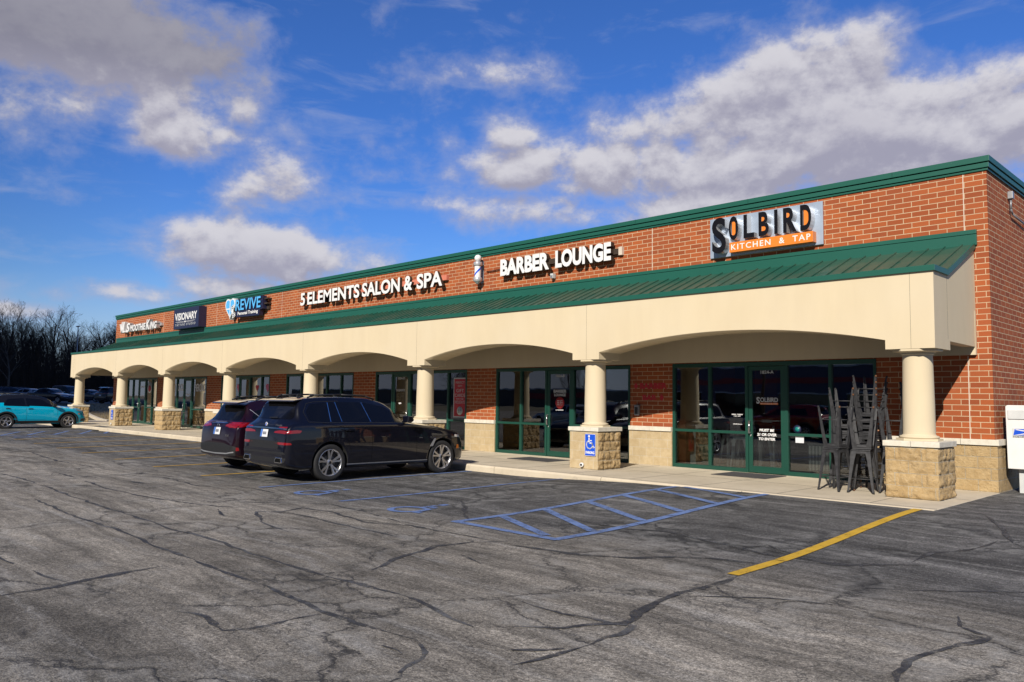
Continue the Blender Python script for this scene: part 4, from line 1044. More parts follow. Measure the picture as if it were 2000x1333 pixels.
for x, z, s_, mt, lab in ((-28.75, 1.85, .30, 'pink', 'pink paper heart half hidden behind a column'), (-27.09, 1.84, .24, 'sign_red', 'red paper heart in a window between two green mullions'), (-26.2, 1.85, .30, 'pink', 'pink paper heart in the last pane before the brick pier')):
    if mt == 'pink': pmat('pink', (.62, .16, .30), .6)
    m_ = MB(); m_.prism(heart(0, s_*.6, -s_*.6, s_*1.1), 'y', -.001, .003); o = m_.build('paper_heart', mt); o.location = (x, .033, z); tag(o, lab, 'paper heart', 'paper hearts on the shop windows')
m_ = MB(); m_.box(-.33, .33, 0, .003, 0, .85); o = m_.build('window_flyer', 'off_white'); o.location = (-28.1, .034, 1.3); tag(o, 'white printed flyer with rows of text in a door window', 'flyer')
for k in range(7):
    m_ = MB(); m_.box(-.26, .26-.06*(k % 3), -.003, -.001, .08+k*.1, .12+k*.1); q = m_.build('text_line', 'mat_grey', o)
m_ = MB(); m_.box(-.2, .2, 0, .003, 0, .54); o = m_.build('window_flyer', 'off_white'); o.location = (-32.04, .034, 1.1); tag(o, 'white flyer with a tan picture below large white lettering', 'flyer')
m_ = MB(); m_.prism([(-.1, .12), (.1, .12), (.06, .42), (-.03, .46)], 'y', -.003, -.001); m_.build('picture', 'caulk', o)

# ================================================================== stools
def make_stool(name, mat, rust=True):
    r = bpy.data.objects.new(name, None); COL.objects.link(r)
    H = .735; st = .155; sb = .215
    m_ = MB(); m_.prism([(-st, -st), (st, -st), (st, st), (-st, st)], 'z', H-.028, H); m_.box(-st+.004, st-.004, -st+.004, st-.004, H-.075, H-.028)
    m_.build('seat', mat, r, bevel=.018, seg=3)
    for sx in (-1, 1):
        for sy in (-1, 1):
            # folded sheet leg: an angle section, wide at the seat and narrow at the foot
            m_ = MB(); vs = []
            for z, p, w in ((H-.03, st-.004, .085), (H-.2, st+.012, .062), (0.02, sb, .030)):
                c = (sx*p, sy*p); t = .012
                vs += [(c[0], c[1], z), (c[0]-sx*w, c[1], z), (c[0]-sx*w, c[1]-sy*t, z), (c[0]-sx*t, c[1]-sy*t, z), (c[0]-sx*t, c[1]-sy*w, z), (c[0], c[1]-sy*w, z)]
            fs = []
            for k in range(2):
                for i in range(6): fs.append((k*6+i, k*6+(i+1) % 6, (k+1)*6+(i+1) % 6, (k+1)*6+i))
            fs += [(5, 4, 3, 2, 1, 0), (12, 13, 14, 15, 16, 17)]
            m_.add(vs, fs)
            leg = m_.build('leg', mat, r)
            f_ = MB(); f_.tube((sx*(sb-.008), sy*(sb-.008), 0), (sx*(sb-.009), sy*(sb-.009), .035), .016, .017, 8); f_.build('foot_cap', 'rust' if (rust and sx+sy > 1) else 'rubber', leg)
    zf = .24; p = st+.012+(sb-st-.012)*(H-.2-zf)/(H-.22)-.012
    m_ = MB()
    for a, b in (((-p, -p), (p, -p)), ((p, -p), (p, p)), ((p, p), (-p, p)), ((-p, p), (-p, -p))): m_.tube((*a, zf), (*b, zf), .007, n=6)
    m_.build('footrest', mat, r)
    return r
STK = 'stacked black metal bar stools by the right-hand column'
stool0 = make_stool('bar_stool', 'black_metal')
def stool(x, y, z, rz, up, label, tilt=0, first=[True]):
    o = stool0 if first[0] else dup(stool0); first[0] = False
    o['category'] = 'stool'; o['label'] = label; o['group'] = STK
    if up: o.location = (x, y, z); o.rotation_euler = (R(tilt), 0, R(rz))
    else: o.location = (x, y, z+.735); o.rotation_euler = (math.pi+R(tilt), 0, R(rz))
    return o
stool(-1.98, -1.98, .0, -14, True, 'upright black stool at the left front of the stacks')
stool(-1.965, -1.975, .737, -10, False, 'upturned black stool on the left front stool')
stool(-1.53, -1.93, .0, 9, True, 'upright black stool in the middle of the front row')
stool(-1.525, -1.92, .737, 12, False, 'upturned black stool on the middle front stool')
stool(-1.11, -1.62, .0, 5, True, 'upright black stool half hidden behind the stone pedestal')
stool(-1.10, -1.62, .737, 2, False, 'upturned black stool beside the round column shaft')
stool(-2.06, -1.40, .0, 4, True, 'upright black stool at the back left, lowest in its stack')
stool(-2.06, -1.40, .11, 4, True, 'upright black stool nested second at the back left')
stool(-2.04, -1.40, .22, 4, True, 'upright black stool nested third at the back left')
stool(-2.05, -1.40, .957, 8, False, 'lower upturned black stool crowning the back left stack')
stool(-2.05, -1.40, 1.067, 8, False, 'upper upturned black stool crowning the back left stack')
stool(-1.62, -1.32, .0, -6, True, 'upright black stool lowest in the rear middle stack')
stool(-1.62, -1.32, .11, -6, True, 'upright black stool nested second in the rear middle stack')
stool(-1.62, -1.32, .22, -6, True, 'upright black stool nested third in the rear middle stack')
stool(-1.62, -1.31, .957, -5, False, 'lowest upturned black stool over the rear middle stack')
stool(-1.62, -1.31, 1.067, -5, False, 'second upturned black stool nested over the rear middle stack')
stool(-1.62, -1.31, 1.177, -5, False, 'third upturned black stool nested over the rear middle stack')
stool(-1.62, -1.31, 1.287, -5, False, 'tallest upturned black stool over the rear middle stack')
stool(-.98, -.92, .0, 12, True, 'upright black stool deepest in the shade by the wall')
stool(-.98, -.92, .11, 12, True, 'second nested black stool deepest in the shade by the wall')
stool(-.97, -.92, .22, 12, True, 'third nested black stool deepest in the shade by the wall')
stool(-1.02, -.9, .957, 17, False, 'lower upturned black stool topping the stack in the shade')
stool(-1.02, -.9, 1.067, 17, False, 'middle upturned black stool topping the stack in the shade')
stool(-1.02, -.9, 1.177, 17, False, 'highest upturned black stool topping the stack in the shade')

# things behind the restaurant glass
pstool = make_stool('bar_stool', 'silver', False); tag(pstool, 'pale metal stool left of the high table inside the glass', 'stool', 'pale metal stools inside the restaurant'); pstool.location = (-5.85, 1.25, 0)
for x, y, rz, lab in ((-5.35, .85, 10, 'pale metal stool in front of the high table inside the glass'), (-4.95, .95, -15, 'pale metal stool at the right end of the indoor high table'), (-5.2, 1.75, 5, 'pale metal stool behind the high table inside the glass')): dup(pstool, (x, y, 0), R(rz), lab)
tb = empty('high_table', 'wooden high table standing inside the right-hand storefront glass', 'table', (-5.25, 1.3, 0))
m_ = MB(); m_.box(-.65, .65, -.3, .3, 1.0, 1.04); m_.build('table_top', 'wood', tb, bevel=.005)
for sx in (-1, 1):
    for sy in (-1, 1): m_ = MB(); m_.box(sx*.58-.02, sx*.58+.02, sy*.24-.02, sy*.24+.02, 0, 1.0); m_.build('leg', 'silver', tb)
pl = empty('planter', 'teal glazed planter with a small plant inside the window', 'planter', (-6.12, .62, 0))
m_ = MB(); m_.lathe([(0, .01), (.13, .01), (.20, .50), (.215, .52), (.195, .52), (.17, .42), (0, .42)], n=24); m_.build('pot', 'teal', pl)
m_ = MB(); rg = random.Random(5)
for i in range(40):
    a = rg.uniform(0, 6.28); l = rg.uniform(.1, .25); c = Vector((.1*math.cos(a), .1*math.sin(a), .5)); e = c+Vector((math.cos(a)*l*.6, math.sin(a)*l*.6, l))
    m_.add([c, c+Vector((.02, .02, .05)), e, c+Vector((-.02, .01, .05))], [(0, 1, 2, 3)])
pmat('leaf', (.05, .09, .03), .7); m_.build('plant', 'leaf', pl, fix=False)
fe = empty('fire_extinguisher', 'red fire extinguisher inside the glass near the brick pier', 'fire extinguisher', (-6.38, .35, .35))
m_ = MB(); m_.lathe([(0, 0), (.06, 0), (.068, .02), (.068, .34), (.05, .40), (.025, .43)], n=18); m_.build('cylinder', 'red_plastic', fe)
m_ = MB(); m_.box(-.02, .02, -.06, .05, .43, .48); m_.tube((0, -.03, .45), (.05, -.06, .2), .01); m_.build('valve', 'black_plastic', fe)
m_ = MB(); m_.box(-.07, .07, .07, .09, -.35, .5); m_.build('bracket_post', 'off_white', fe)
cb = empty('glass_case', 'pale ribbed cabinet behind the glass beside the stools', 'cabinet', (-3.45, 1.0, 0))
m_ = MB(); m_.box(-.3, .3, -.2, .2, .05, .62); m_.build('body', 'grey_metal', cb, bevel=.01)
m_ = MB()
for k in range(8): m_.box(-.28+k*.075, -.25+k*.075, -.206, -.2, .08, .6)
m_.build('slat', 'off_white', cb)
m_ = MB(); m_.box(-.32, .32, -.22, .22, .62, .65); m_.build('top', 'grey_metal', cb)
pt = empty('potted_flowers', 'white and red pots on a low shelf inside the barber window', 'flower pot', (-10.95, .7, 0))
m_ = MB(); m_.box(-.55, .35, -.15, .2, .46, .49); m_.build('shelf', 'grey_metal', pt)
m_ = MB(); m_.lathe([(0, .49), (.05, .49), (.08, .64), (.06, .64)], (-.25, 0, 0), n=14); m_.build('pot', 'off_white', pt)
m_ = MB(); m_.lathe([(0, .49), (.07, .49), (.12, .66), (.09, .70)], (.12, 0, 0), n=14); m_.build('pot', 'sign_red', pt)
bk = empty('basket', 'small pale crate on the floor inside the barber window', 'crate', (-10.95, .4, 0))
m_ = MB(); m_.box(-.12, .12, -.1, .1, .02, .26); m_.build('body', 'interior_cream', bk, bevel=.01)
m_ = MB(); m_.box(-.135, .135, -.115, .115, .26, .29); m_.build('rim', 'off_white', bk)
# cafe table in front of the tattoo shop
ct = empty('cafe_table', 'dark metal bistro table on the far walkway behind a pedestal', 'table', (-33.4, -.75, 0))
m_ = MB(); m_.box(-.38, .38, -.3, .3, .70, .73); m_.build('table_top', 'grey_metal', ct, bevel=.005)
m_ = MB()
for s_ in (-1, 1): m_.tube((-.3, .25*s_, 0), (.3, .25*s_, .7), .012, n=6); m_.tube((.3, .25*s_, 0), (-.3, .25*s_, .7), .012, n=6)
m_.build('frame', 'black_metal', ct)
def bistro_chair(x, y, rz, lab):
    r = empty('cafe_chair', lab, 'chair', (x, y, 0), R(rz), 'dark wire bistro chairs on the far walkway')
    m_ = MB(); m_.box(-.2, .2, -.2, .2, .44, .46); m_.build('seat', 'black_metal', r)
    m_ = MB()
    for i in range(6): m_.tube((-.18+.072*i, .2, .46), (-.18+.072*i, .24, .86), .008, n=5)
    m_.tube((-.2, .24, .86), (.2, .24, .86), .012, n=6); m_.build('backrest', 'black_metal', r)
    for s_ in (-1, 1): m_ = MB(); m_.tube((.18*s_, -.2, 0), (.18*s_, .18, .45), .011, n=6); m_.tube((.18*s_, .2, 0), (.18*s_, -.18, .45), .011, n=6); m_.build('leg_frame', 'black_metal', r)
bistro_chair(-32.7, -.7, 95, 'dark wire chair right of the bistro table'); bistro_chair(-34.1, -.75, -90, 'dark wire chair left of the bistro table')
# vertical blinds behind the low pane
vb = empty('vertical_blinds', 'grey vertical blinds behind the low pane under the red poster', 'blinds', (-14.36, .2, 0))
for i in range(9):
    m_ = MB(); m_.box(-.35+i*.08, -.295+i*.08, -.012+.01*(i % 2), .0+.01*(i % 2), .06, .8); m_.build('slat', 'grey_metal', vb)
m_ = MB(); m_.box(-.38, .38, -.02, .03, .8, .84); m_.build('head_rail', 'black_metal', vb)

# ================================================================== cars
def pchip(pts):
    xs = [p[0] for p in pts]; ys = [p[1] for p in pts]; n = len(xs)
    h = [xs[i+1]-xs[i] for i in range(n-1)]; d = [(ys[i+1]-ys[i])/h[i] for i in range(n-1)]
    m = [d[0]]+[0 if d[i-1]*d[i] <= 0 else 3*(h[i-1]+h[i])/((2*h[i]+h[i-1])/d[i-1]+(h[i]+2*h[i-1])/d[i]) for i in range(1, n-1)]+[d[-1]]
    def f(x):
        if x <= xs[0]: return ys[0]
        if x >= xs[-1]: return ys[-1]
        i = 0
        while x > xs[i+1]: i += 1
        t = (x-xs[i])/h[i]
        return (1+2*t)*(1-t)**2*ys[i]+t*(1-t)**2*h[i]*m[i]+t*t*(3-2*t)*ys[i+1]+t*t*(t-1)*h[i]*m[i+1]
    return f
def car_body(S):
    """closed loft; y=0 at the rear axle, nose towards +y"""
    top, bot, wid, belt, wr = (pchip(S[k]) for k in ('top', 'bot', 'wid', 'belt', 'wroof'))
    y0, y1 = S['top'][0][0], S['top'][-1][0]
    ys = []
    y = y0
    while y < y1: 
        ys.append(y); e = min(y-y0, y1-y); y += .018 if e < .16 else .03 if e < .7 else .055
    ys.append(y1)
    secs = []
    for y in ys:
        t, b, w = top(y), bot(y), wid(y); bl = min(belt(y), t-.02); r = min(wr(y), w*.97); h = t-bl
        P = [(0, b), (.55*w, b), (.90*w, b+.015), (.955*w, b+.05), (.975*w, b+.12)]
        for q, k in ((.22, .988), (.40, .999), (.55, 1.0), (.68, .996), (.80, .990), (.90, .986), (.965, .975)):
            P.append((k*w, b+.12+(bl-b-.12)*q))
        sh_ = .945*w
        P.append((sh_+.012*w, bl))
        g = min(1, h/.35)
        crown = [(0.0, 0), (.10, .06), (.30, .28), (.55, .56), (.78, .80), (.91, .92), (.975, .97)]
        for fx, fz in crown[1:]:
            xg = sh_-(sh_-r)*(fz/.92 if fz < .92 else 1) if fz < .9 else r-(fz-.9)*r*.9
            # low crown over a bonnet
            xl = sh_*(1-fx*.92)
            zl = bl+h*math.sin(min(1, fx*1.05)*math.pi/2)
            P.append((xg*g+xl*(1-g), (bl+h*fz)*g+zl*(1-g)))
        P.append(((r*.80)*g+sh_*.06*(1-g), t-.012*g)); P.append((r*.45*g+sh_*.03*(1-g), t-.004*g)); P.append((0, t))
        secs.append(P)
    k = len(secs[0]); vs = []; fs = []
    m = 2*k-2
    for y, P in zip(ys, secs):
        ringp = P+[(-x, z) for x, z in P[-2:0:-1]]
        vs += [(x, y, z) for x, z in ringp]
    for j in range(len(ys)-1):
        for i in range(m): fs.append((j*m+i, j*m+(i+1) % m, (j+1)*m+(i+1) % m, (j+1)*m+i))
    fs.append(tuple(range(m-1, -1, -1))); fs.append(tuple(range((len(ys)-1)*m, len(ys)*m)))
    me = bpy.data.meshes.new('body'); me.from_pydata(vs, [], fs)
    me.polygons.foreach_set('use_smooth', [True]*(len(fs)-2)+[False]*2)
    bm = bmesh.new(); bm.from_mesh(me); bmesh.ops.recalc_face_normals(bm, faces=bm.faces); bm.to_mesh(me)
    bvh = BVHTree.FromBMesh(bm); bm.free()
    return me, bvh
def cut_arches(me, S, mats):
    for m in mats: me.materials.append(MATS[m])
    o = bpy.data.objects.new('tmp', me); COL.objects.link(o)
    cut = MB()
    for yw in (0, S['wb']):
        for sx in (-1, 1):
            a, b = (.50, 1.3) if sx > 0 else (-1.3, -.50)
            cut.lathe([(0, a), (S['arch'], a), (S['arch'], b), (0, b)], (0, yw, S['wr']+.015), 'x', 40, 0, False)
    cm_ = cut.mesh('cut', 'underbody'); co = bpy.data.objects.new('cut', cm_); COL.objects.link(co)
    md = o.modifiers.new('b', 'BOOLEAN'); md.operation = 'DIFFERENCE'; md.solver = 'EXACT'; md.object = co
    try: md.material_mode = 'TRANSFER'
    except Exception: pass
    dg = bpy.context.evaluated_depsgraph_get(); dg.update()
    res = bpy.data.meshes.new_from_object(o.evaluated_get(dg))
    bpy.data.objects.remove(o); bpy.data.objects.remove(co)
    return res
def patch(bvh, poly, view, off=.004, res=.06, mirror=False):
    """polygon drawn in a flat view and pressed on to the body. view: 'R' 'L' (y,z), 'B' 'F' (x,z), 'T' (x,y)"""
    bm = bmesh.new()
    vs = [bm.verts.new((p[0], p[1], 0)) for p in poly]; bm.faces.new(vs)
    bmesh.ops.triangulate(bm, faces=bm.faces[:])
    for ax in (0, 1):
        lo, hi = min(p[ax] for p in poly), max(p[ax] for p in poly); n = int((hi-lo)/res)
        for i in range(1, n+1):
            c = lo+(hi-lo)*i/(n+1); no = (1, 0, 0) if ax == 0 else (0, 1, 0); co = (c, 0, 0) if ax == 0 else (0, c, 0)
            bmesh.ops.bisect_plane(bm, geom=bm.verts[:]+bm.edges[:]+bm.faces[:], plane_co=co, plane_no=no, dist=1e-5)
    bm.verts.index_update(); P = {}; 
    for v in bm.verts:
        a, b = v.co.x, v.co.y
        o, d = {'R': ((3, a, b), (-1, 0, 0)), 'L': ((-3, a, b), (1, 0, 0)), 'B': ((a, -6, b), (0, 1, 0)), 'F': ((a, 9, b), (0, -1, 0)), 'T': ((a, b, 4), (0, 0, -1))}[view]
        h = bvh.ray_cast(Vector(o), Vector(d))
        if h[0] is None: continue
        nrm = h[1] if h[1].dot(Vector(d)) < 0 else -h[1]
        P[v.index] = h[0]+nrm*off
    mb = MB(); idx = {}
    for i, p in P.items(): idx[i] = len(mb.v); mb.v.append(tuple(p))
    for f in bm.faces:
        q = [v.index for v in f.verts]
        if all(i in idx for i in q): mb.f.append(tuple(idx[i] for i in q)); mb.mi.append(0); mb.sm.append(True)
    bm.free()
    # face outward
    dv = Vector({'R': (1, 0, 0), 'L': (-1, 0, 0), 'B': (0, -1, 0), 'F': (0, 1, 0), 'T': (0, 0, 1)}[view])
    nf = []
    for f in mb.f:
        a, b, c = (Vector(mb.v[i]) for i in f[:3])
        nf.append(f if (b-a).cross(c-a).dot(dv) >= 0 else f[::-1])
    mb.f = nf
    return mb
def flip(poly): return [(-x, z) for x, z in poly]
def rr_(poly, r=.03, n=3):
    """round the corners of a polygon"""
    out = []; k = len(poly)
    for i in range(k):
        p0, p, p1 = Vector(poly[i-1]), Vector(poly[i]), Vector(poly[(i+1) % k])
        a, b = (p0-p), (p1-p); l = min(r, a.length*.45, b.length*.45); A = p+a.normalized()*l; B = p+b.normalized()*l
        for j in range(n+1):
            t = j/n; q = A*(1-t)**2+p*2*t*(1-t)+B*t*t; out.append((q.x, q.y))
    return out
def band(pts, w):
    """outline of a thin line"""
    L, Rr = [], []
    for i, p in enumerate(pts):
        a = Vector(pts[max(0, i-1)]); b = Vector(pts[min(len(pts)-1, i+1)]); d = (b-a).normalized(); n = Vector((-d.y, d.x))*w/2
        L.append((p[0]+n.x, p[1]+n.y)); Rr.append((p[0]-n.x, p[1]-n.y))
    return L+Rr[::-1]
def bandpatch(bvh, pts, w, view, off=.003):
    mb = MB()
    for a, b in zip(pts, pts[1:]):
        m = patch(bvh, band([a, b], w), view, off, .08); mb.add(m.v, m.f, 0, True)
    return mb
WHEELS = {}
pmat('disc', (.10, .10, .105), .4, .6)
def wheel_meshes(key, r, w, rim, style, metal='alloy'):
    if key in WHEELS: return WHEELS[key]
    t = MB(); h = w/2
    t.lathe([(rim-.012, h-.02), (rim, h-.006), (rim+.015, h-.002), (rim+.05*(r-rim)/.1, h), (r-.03, h-.004), (r-.012, h-.016), (r-.002, h-.038), (r, h-.06), (r, -h+.06), (r-.002, -h+.038), (r-.012, -h+.016), (r-.03, -h+.004), (rim+.02, -h), (rim-.01, -h+.02)], axis='x', n=48)
    for gx in (-.05, 0, .05): t.lathe([(r+.0006, gx-.006), (r+.0006, gx+.006)], axis='x', n=48, mi=1)
    tm = t.mesh('wheel', ['tyre', 'seam'], fix=False)
    m = MB()
    m.lathe([(rim-.004, h-.004), (rim-.012, h+.001), (rim-.022, h-.006), (rim-.03, h-.03), (rim-.04, -h+.05)], axis='x', n=48)
    hub = h-.030
    m.lathe([(0, hub+.012), (.055, hub+.01), (.07, hub), (.075, hub-.05)], axis='x', n=24)
    m.lathe([(0, hub+.016), (.032, hub+.014), (.034, hub+.008)], axis='x', n=18, mi=1)
    m.lathe([(rim-.035, h-.085), (0, h-.085)], axis='x', n=32, mi=1)
    m.lathe([(rim*.55, h-.078), (rim*.25, h-.078)], axis='x', n=32, mi=2)
    def spoke(a, w0, w1, r0=.045, r1=None, da=0, mi=0, lift=0):
        r1 = rim-.022 if r1 is None else r1
        a0, a1 = a, a+da; vs = []
        for rr, aa, ww, x in ((r0, a0, w0, hub+.006), ((r0+r1)/2, (a0+a1)/2, (w0+w1)/2, hub+.012), (r1, a1, w1, h-.006)):
            c, s_ = math.cos(aa), math.sin(aa)
            for dw, dx in ((-1, -.035), (-.8, 0), (.8, 0), (1, -.035)):
                vs.append((x+dx+lift, rr*c-dw*ww*s_/2, rr*s_+dw*ww*c/2))
        fs = []
        for k in range(2):
            for i in range(3): fs.append((k*4+i, k*4+i+1, (k+1)*4+i+1, (k+1)*4+i))
        m.add(vs, fs, mi)
    if style == 'double5':
        for i in range(5):
            a = 2*math.pi*i/5+.3
            spoke(a-.09, .034, .050, da=-.11); spoke(a+.09, .034, .050, da=.11)
            spoke(a, .05, .02, .05, .16, mi=1, lift=-.012)
    elif style == 'y5':
        for i in range(5):
            a = 2*math.pi*i/5+.2
            spoke(a, .07, .055, .05, .17); spoke(a, .05, .045, .16, None, .2); spoke(a, .05, .045, .16, None, -.2)
    else:
        for i in range(7): spoke(2*math.pi*i/7, .055, .05)
    rm_ = m.mesh('rim', [metal, 'alloy_dark', 'disc'], fix=True)
    WHEELS[key] = (tm, rm_); return WHEELS[key]
def mk(name, mb, mat, root, **k):
    if not mb.v: return None
    k.setdefault('fix', False)
    return mb.build(name, mat, root, **k)
def build_car(S, name, label, cat, loc, rz, group=None, detail=2):
    root = empty(name, label, cat, loc, rz, group)
    me, bvh = car_body(S)
    body = cut_arches(me, S, [S['paint'], 'underbody'])
    if S.get('roof_paint'):
        body.materials.append(MATS[S['roof_paint']]); ri = len(body.materials)-1
        rz_ = S['roof_z']
        for p in body.polygons:
            c = p.center
            if c.z > rz_(c.y) and p.normal.z > -.5: p.material_index = ri
    body.name = 'body'
    link('body', body, root)
    # wheels
    tm, rmesh = wheel_meshes(S['wkey'], S['wr'], S['tw'], S['rim'], S['wstyle'], S.get('wmetal', 'alloy'))
    for yw in (0, S['wb']):
        for sx in (1, -1):
            w = link('wheel', tm, root); w.location = (sx*(S['half']-S['tw']/2-.012), yw, S['wr']); w.rotation_euler = (0, 0, 0 if sx > 0 else math.pi)
            link('rim', rmesh, w)
    # glazing
    for pl in S['side_win']:
        for v in ('R', 'L'): mk('window', patch(bvh, rr_(pl, .05), v, .004), 'car_glass', root)
    mk('windscreen', patch(bvh, rr_(S['windscreen'], .06), 'F', .004), 'car_glass', root)
    mk('rear_window', patch(bvh, rr_(S['rear_win'], .07), 'B', .004), S.get('rear_glass', 'car_glass'), root)
    for pl in S.get('tail', []):
        for q in (pl, flip(pl)): mk('tail_lamp', patch(bvh, rr_(q, .015), 'B', .007, .04), 'lamp_red', root)
    for pl in S.get('tail_side', []):
        for v in ('R', 'L'): mk('tail_lamp', patch(bvh, rr_(pl, .02), v, .007, .04), 'lamp_red', root)
    for pl in S.get('head_side', []):
        for v in ('R', 'L'): mk('headlight', patch(bvh, rr_(pl, .02), v, .006, .04), 'lamp_clear', root)
    for pl in S.get('head', []):
        for q in (pl, flip(pl)): mk('headlight', patch(bvh, rr_(q, .02), 'F', .006, .04), 'lamp_clear', root)
    if detail < 1: return root
    for pl in S.get('plate', []):
        b_ = patch(bvh, pl, 'B', .012, .1); p = mk('number_plate', b_, 'plate', root)
        x0 = min(q[0] for q in pl); x1 = max(q[0] for q in pl); z0 = min(q[1] for q in pl); z1 = max(q[1] for q in pl)
        if detail > 1:
            yv = min(v[1] for v in b_.v)
            mk('plate_band', patch(bvh, [(x0, z0), (x0+.07, z0), (x0+.09, z1), (x0, z1)], 'B', .0145, .1), 'plate_blue', p)
            mk('plate_marks', MB().add(*(lambda q: (q.v, q.f))(merge(*[patch(bvh, [(x0+.105+.03*i, z0+.05), (x0+.122+.03*i, z0+.05), (x0+.122+.03*i, z0+.11), (x0+.105+.03*i, z0+.11)], 'B', .0145, .1) for i in range(5)]))), 'navy', p)
    for pts in S.get('seams', []):
        pass
    if S.get('seams'):
        sm2 = MB()
        for pts in S['seams']:
            for v in ('R', 'L'):
                q = bandpatch(bvh, pts, .008, v, .0022); sm2.add(q.v, q.f, 0, True)
        mk('door_seams', sm2, 'seam', root)
    for y, z, L in S.get('handles', []):
        for v in ('R', 'L'):
            mk('door_handle', patch(bvh, rr_([(y-L/2, z-.014), (y+L/2, z-.014), (y+L/2, z+.018), (y-L/2, z+.018)], .012), v, .018, .05), S.get('handle_mat', S['paint']), root)
            mk('door_recess', patch(bvh, rr_([(y-L/2, z-.03), (y+L/2, z-.03), (y+L/2, z-.016), (y-L/2, z-.016)], .006), v, .003, .05), 'seam', root)
    for pts, w, mt, v, off, nm in S.get('lines', []):
        for vv in (('R', 'L') if v == 'R' else (v,)): mk(nm, bandpatch(bvh, pts, w, vv, off), mt, root)
    for pl, mt, v, off, nm, mir in S.get('patches', []):
        vs = [(pl, v)]
        if mir: vs.append((pl, 'L') if v == 'R' else (flip(pl), v))
        for q, vv in vs: mk(nm, patch(bvh, rr_(q, .015), vv, off, .05), mt, root)
    if S.get('clad'):
        # wheel-arch lips
        for yw in (0, S['wb']):
            for v in ('R', 'L'):
                a0, wd = S['clad']; P = []
                for a in range(-14, 195, 8): P.append((yw+(S['arch']+wd)*math.cos(R(a)), S['wr']+.015+(S['arch']+wd)*math.sin(R(a))))
                for a in range(194, -15, -8): P.append((yw+(S['arch']+.002)*math.cos(R(a)), S['wr']+.015+(S['arch']+.002)*math.sin(R(a))))
                P = [(y, max(z, S['bot'][1][1]+.03)) for y, z in P]
                mk('wheel_arch', patch(bvh, P, v, .010, .05), a0, root)
    # mirrors
    my, mz, mx = S['mirror']
    for sx in (-1, 1):
        m_ = MB(); m_.prism([(my-.06, mz-.06), (my+.05, mz-.075), (my+.13, mz-.02), (my+.09, mz+.07), (my-.05, mz+.085)], 'x', sx*(mx+.03), sx*(mx+.25))
        mo = m_.build('mirror', S.get('mirror_mat', S['paint']), root, bevel=.03, seg=3)
        a_ = MB(); a_.box(min(sx*(mx-.08), sx*(mx+.04)), max(sx*(mx-.08), sx*(mx+.04)), my-.0, my+.06, mz-.075, mz-.04); a_.build('mirror_arm', 'black_plastic', mo)
    # spoiler
    if S.get('spoiler'):
        y, z, w, d = S['spoiler']; m_ = MB()
        m_.prism([(y+.25, z-.005), (y, z-.055), (y-.01, z-.035), (y+.03, z-.018), (y+.25, z+.02)], 'x', -w, w)
        m_.build('spoiler', S.get('spoiler_mat', S['paint']), root, bevel=.012)
    # roof rails
    if S.get('rails'):
        for sx in (-1, 1):
            m_ = MB(); P = [Vector((sx*x, y, z)) for x, y, z in S['rails']]
            m_.path(P, .020, 8); 
            m_.build('roof_rail', S.get('rail_mat', 'black_plastic'), root)
    for fn in S.get('extra', []): fn(root, bvh)
    return root
def paint(n, c, **k): mat_carpaint(n, c, **k); return n
# ---- large black three-row SUV
def x7_extra(root, bvh):
    for sx in (-1, 1):
        m_ = MB(); cx = sx*.68
        m_.prism([(cx-.14, .41), (cx+.13, .41), (cx+.15, .44), (cx+.12, .53), (cx-.10, .53), (cx-.15, .46)], 'y', -1.075, -.9); p = m_.build('tailpipe', 'chrome', root, bevel=.012)
        m_ = MB(); m_.prism([(cx-.11, .43), (cx+.10, .43), (cx+.11, .45), (cx+.09, .51), (cx-.08, .51), (cx-.115, .46)], 'y', -1.08, -1.065); m_.build('pipe_mouth', 'seam', p)
    m_ = MB(); m_.lathe([(0, -.010), (.042, -.010), (.048, -.004), (.048, 0)], (0, 0, 0), 'y', 24)
    h = bvh.ray_cast(Vector((0, -6, 1.20)), Vector((0, 1, 0)))[0]
    if h is not None:
        o = m_.build('badge', 'silver', root); o.location = h
        m2 = MB()
        for a in (0, math.pi): m2.add([(0, -.0115, 0)]+[(.034*math.cos(a+math.pi/2*i/6), -.0115, .034*math.sin(a+math.pi/2*i/6)) for i in range(7)], [tuple(range(8))])
        m2.build('badge_quarter', 'sign_blue', o, fix=False)
    m_ = MB(); m_.prism([(0, 1.335), (.35, 1.345), (.36, 1.36), (0, 1.352)], 'y', -.925, -.905); m_.build('wiper', 'black_plastic', root)
    h = bvh.ray_cast(Vector((.5, -6, 1.19)), Vector((0, 1, 0)))[0]
    if h is not None:
        t = text_mb('xDrive40i', .38, .66, 1.17, 1.205, h.y-.006, .003, .02); t.build('model_lettering', 'chrome', root, fix=False)
    # shark fin
    m_ = MB(); m_.prism([(-.12, 1.80), (-.30, 1.79), (-.28, 1.85), (-.24, 1.86)], 'x', -.02, .02); m_.build('antenna', 'black_plastic', root, bevel=.008)
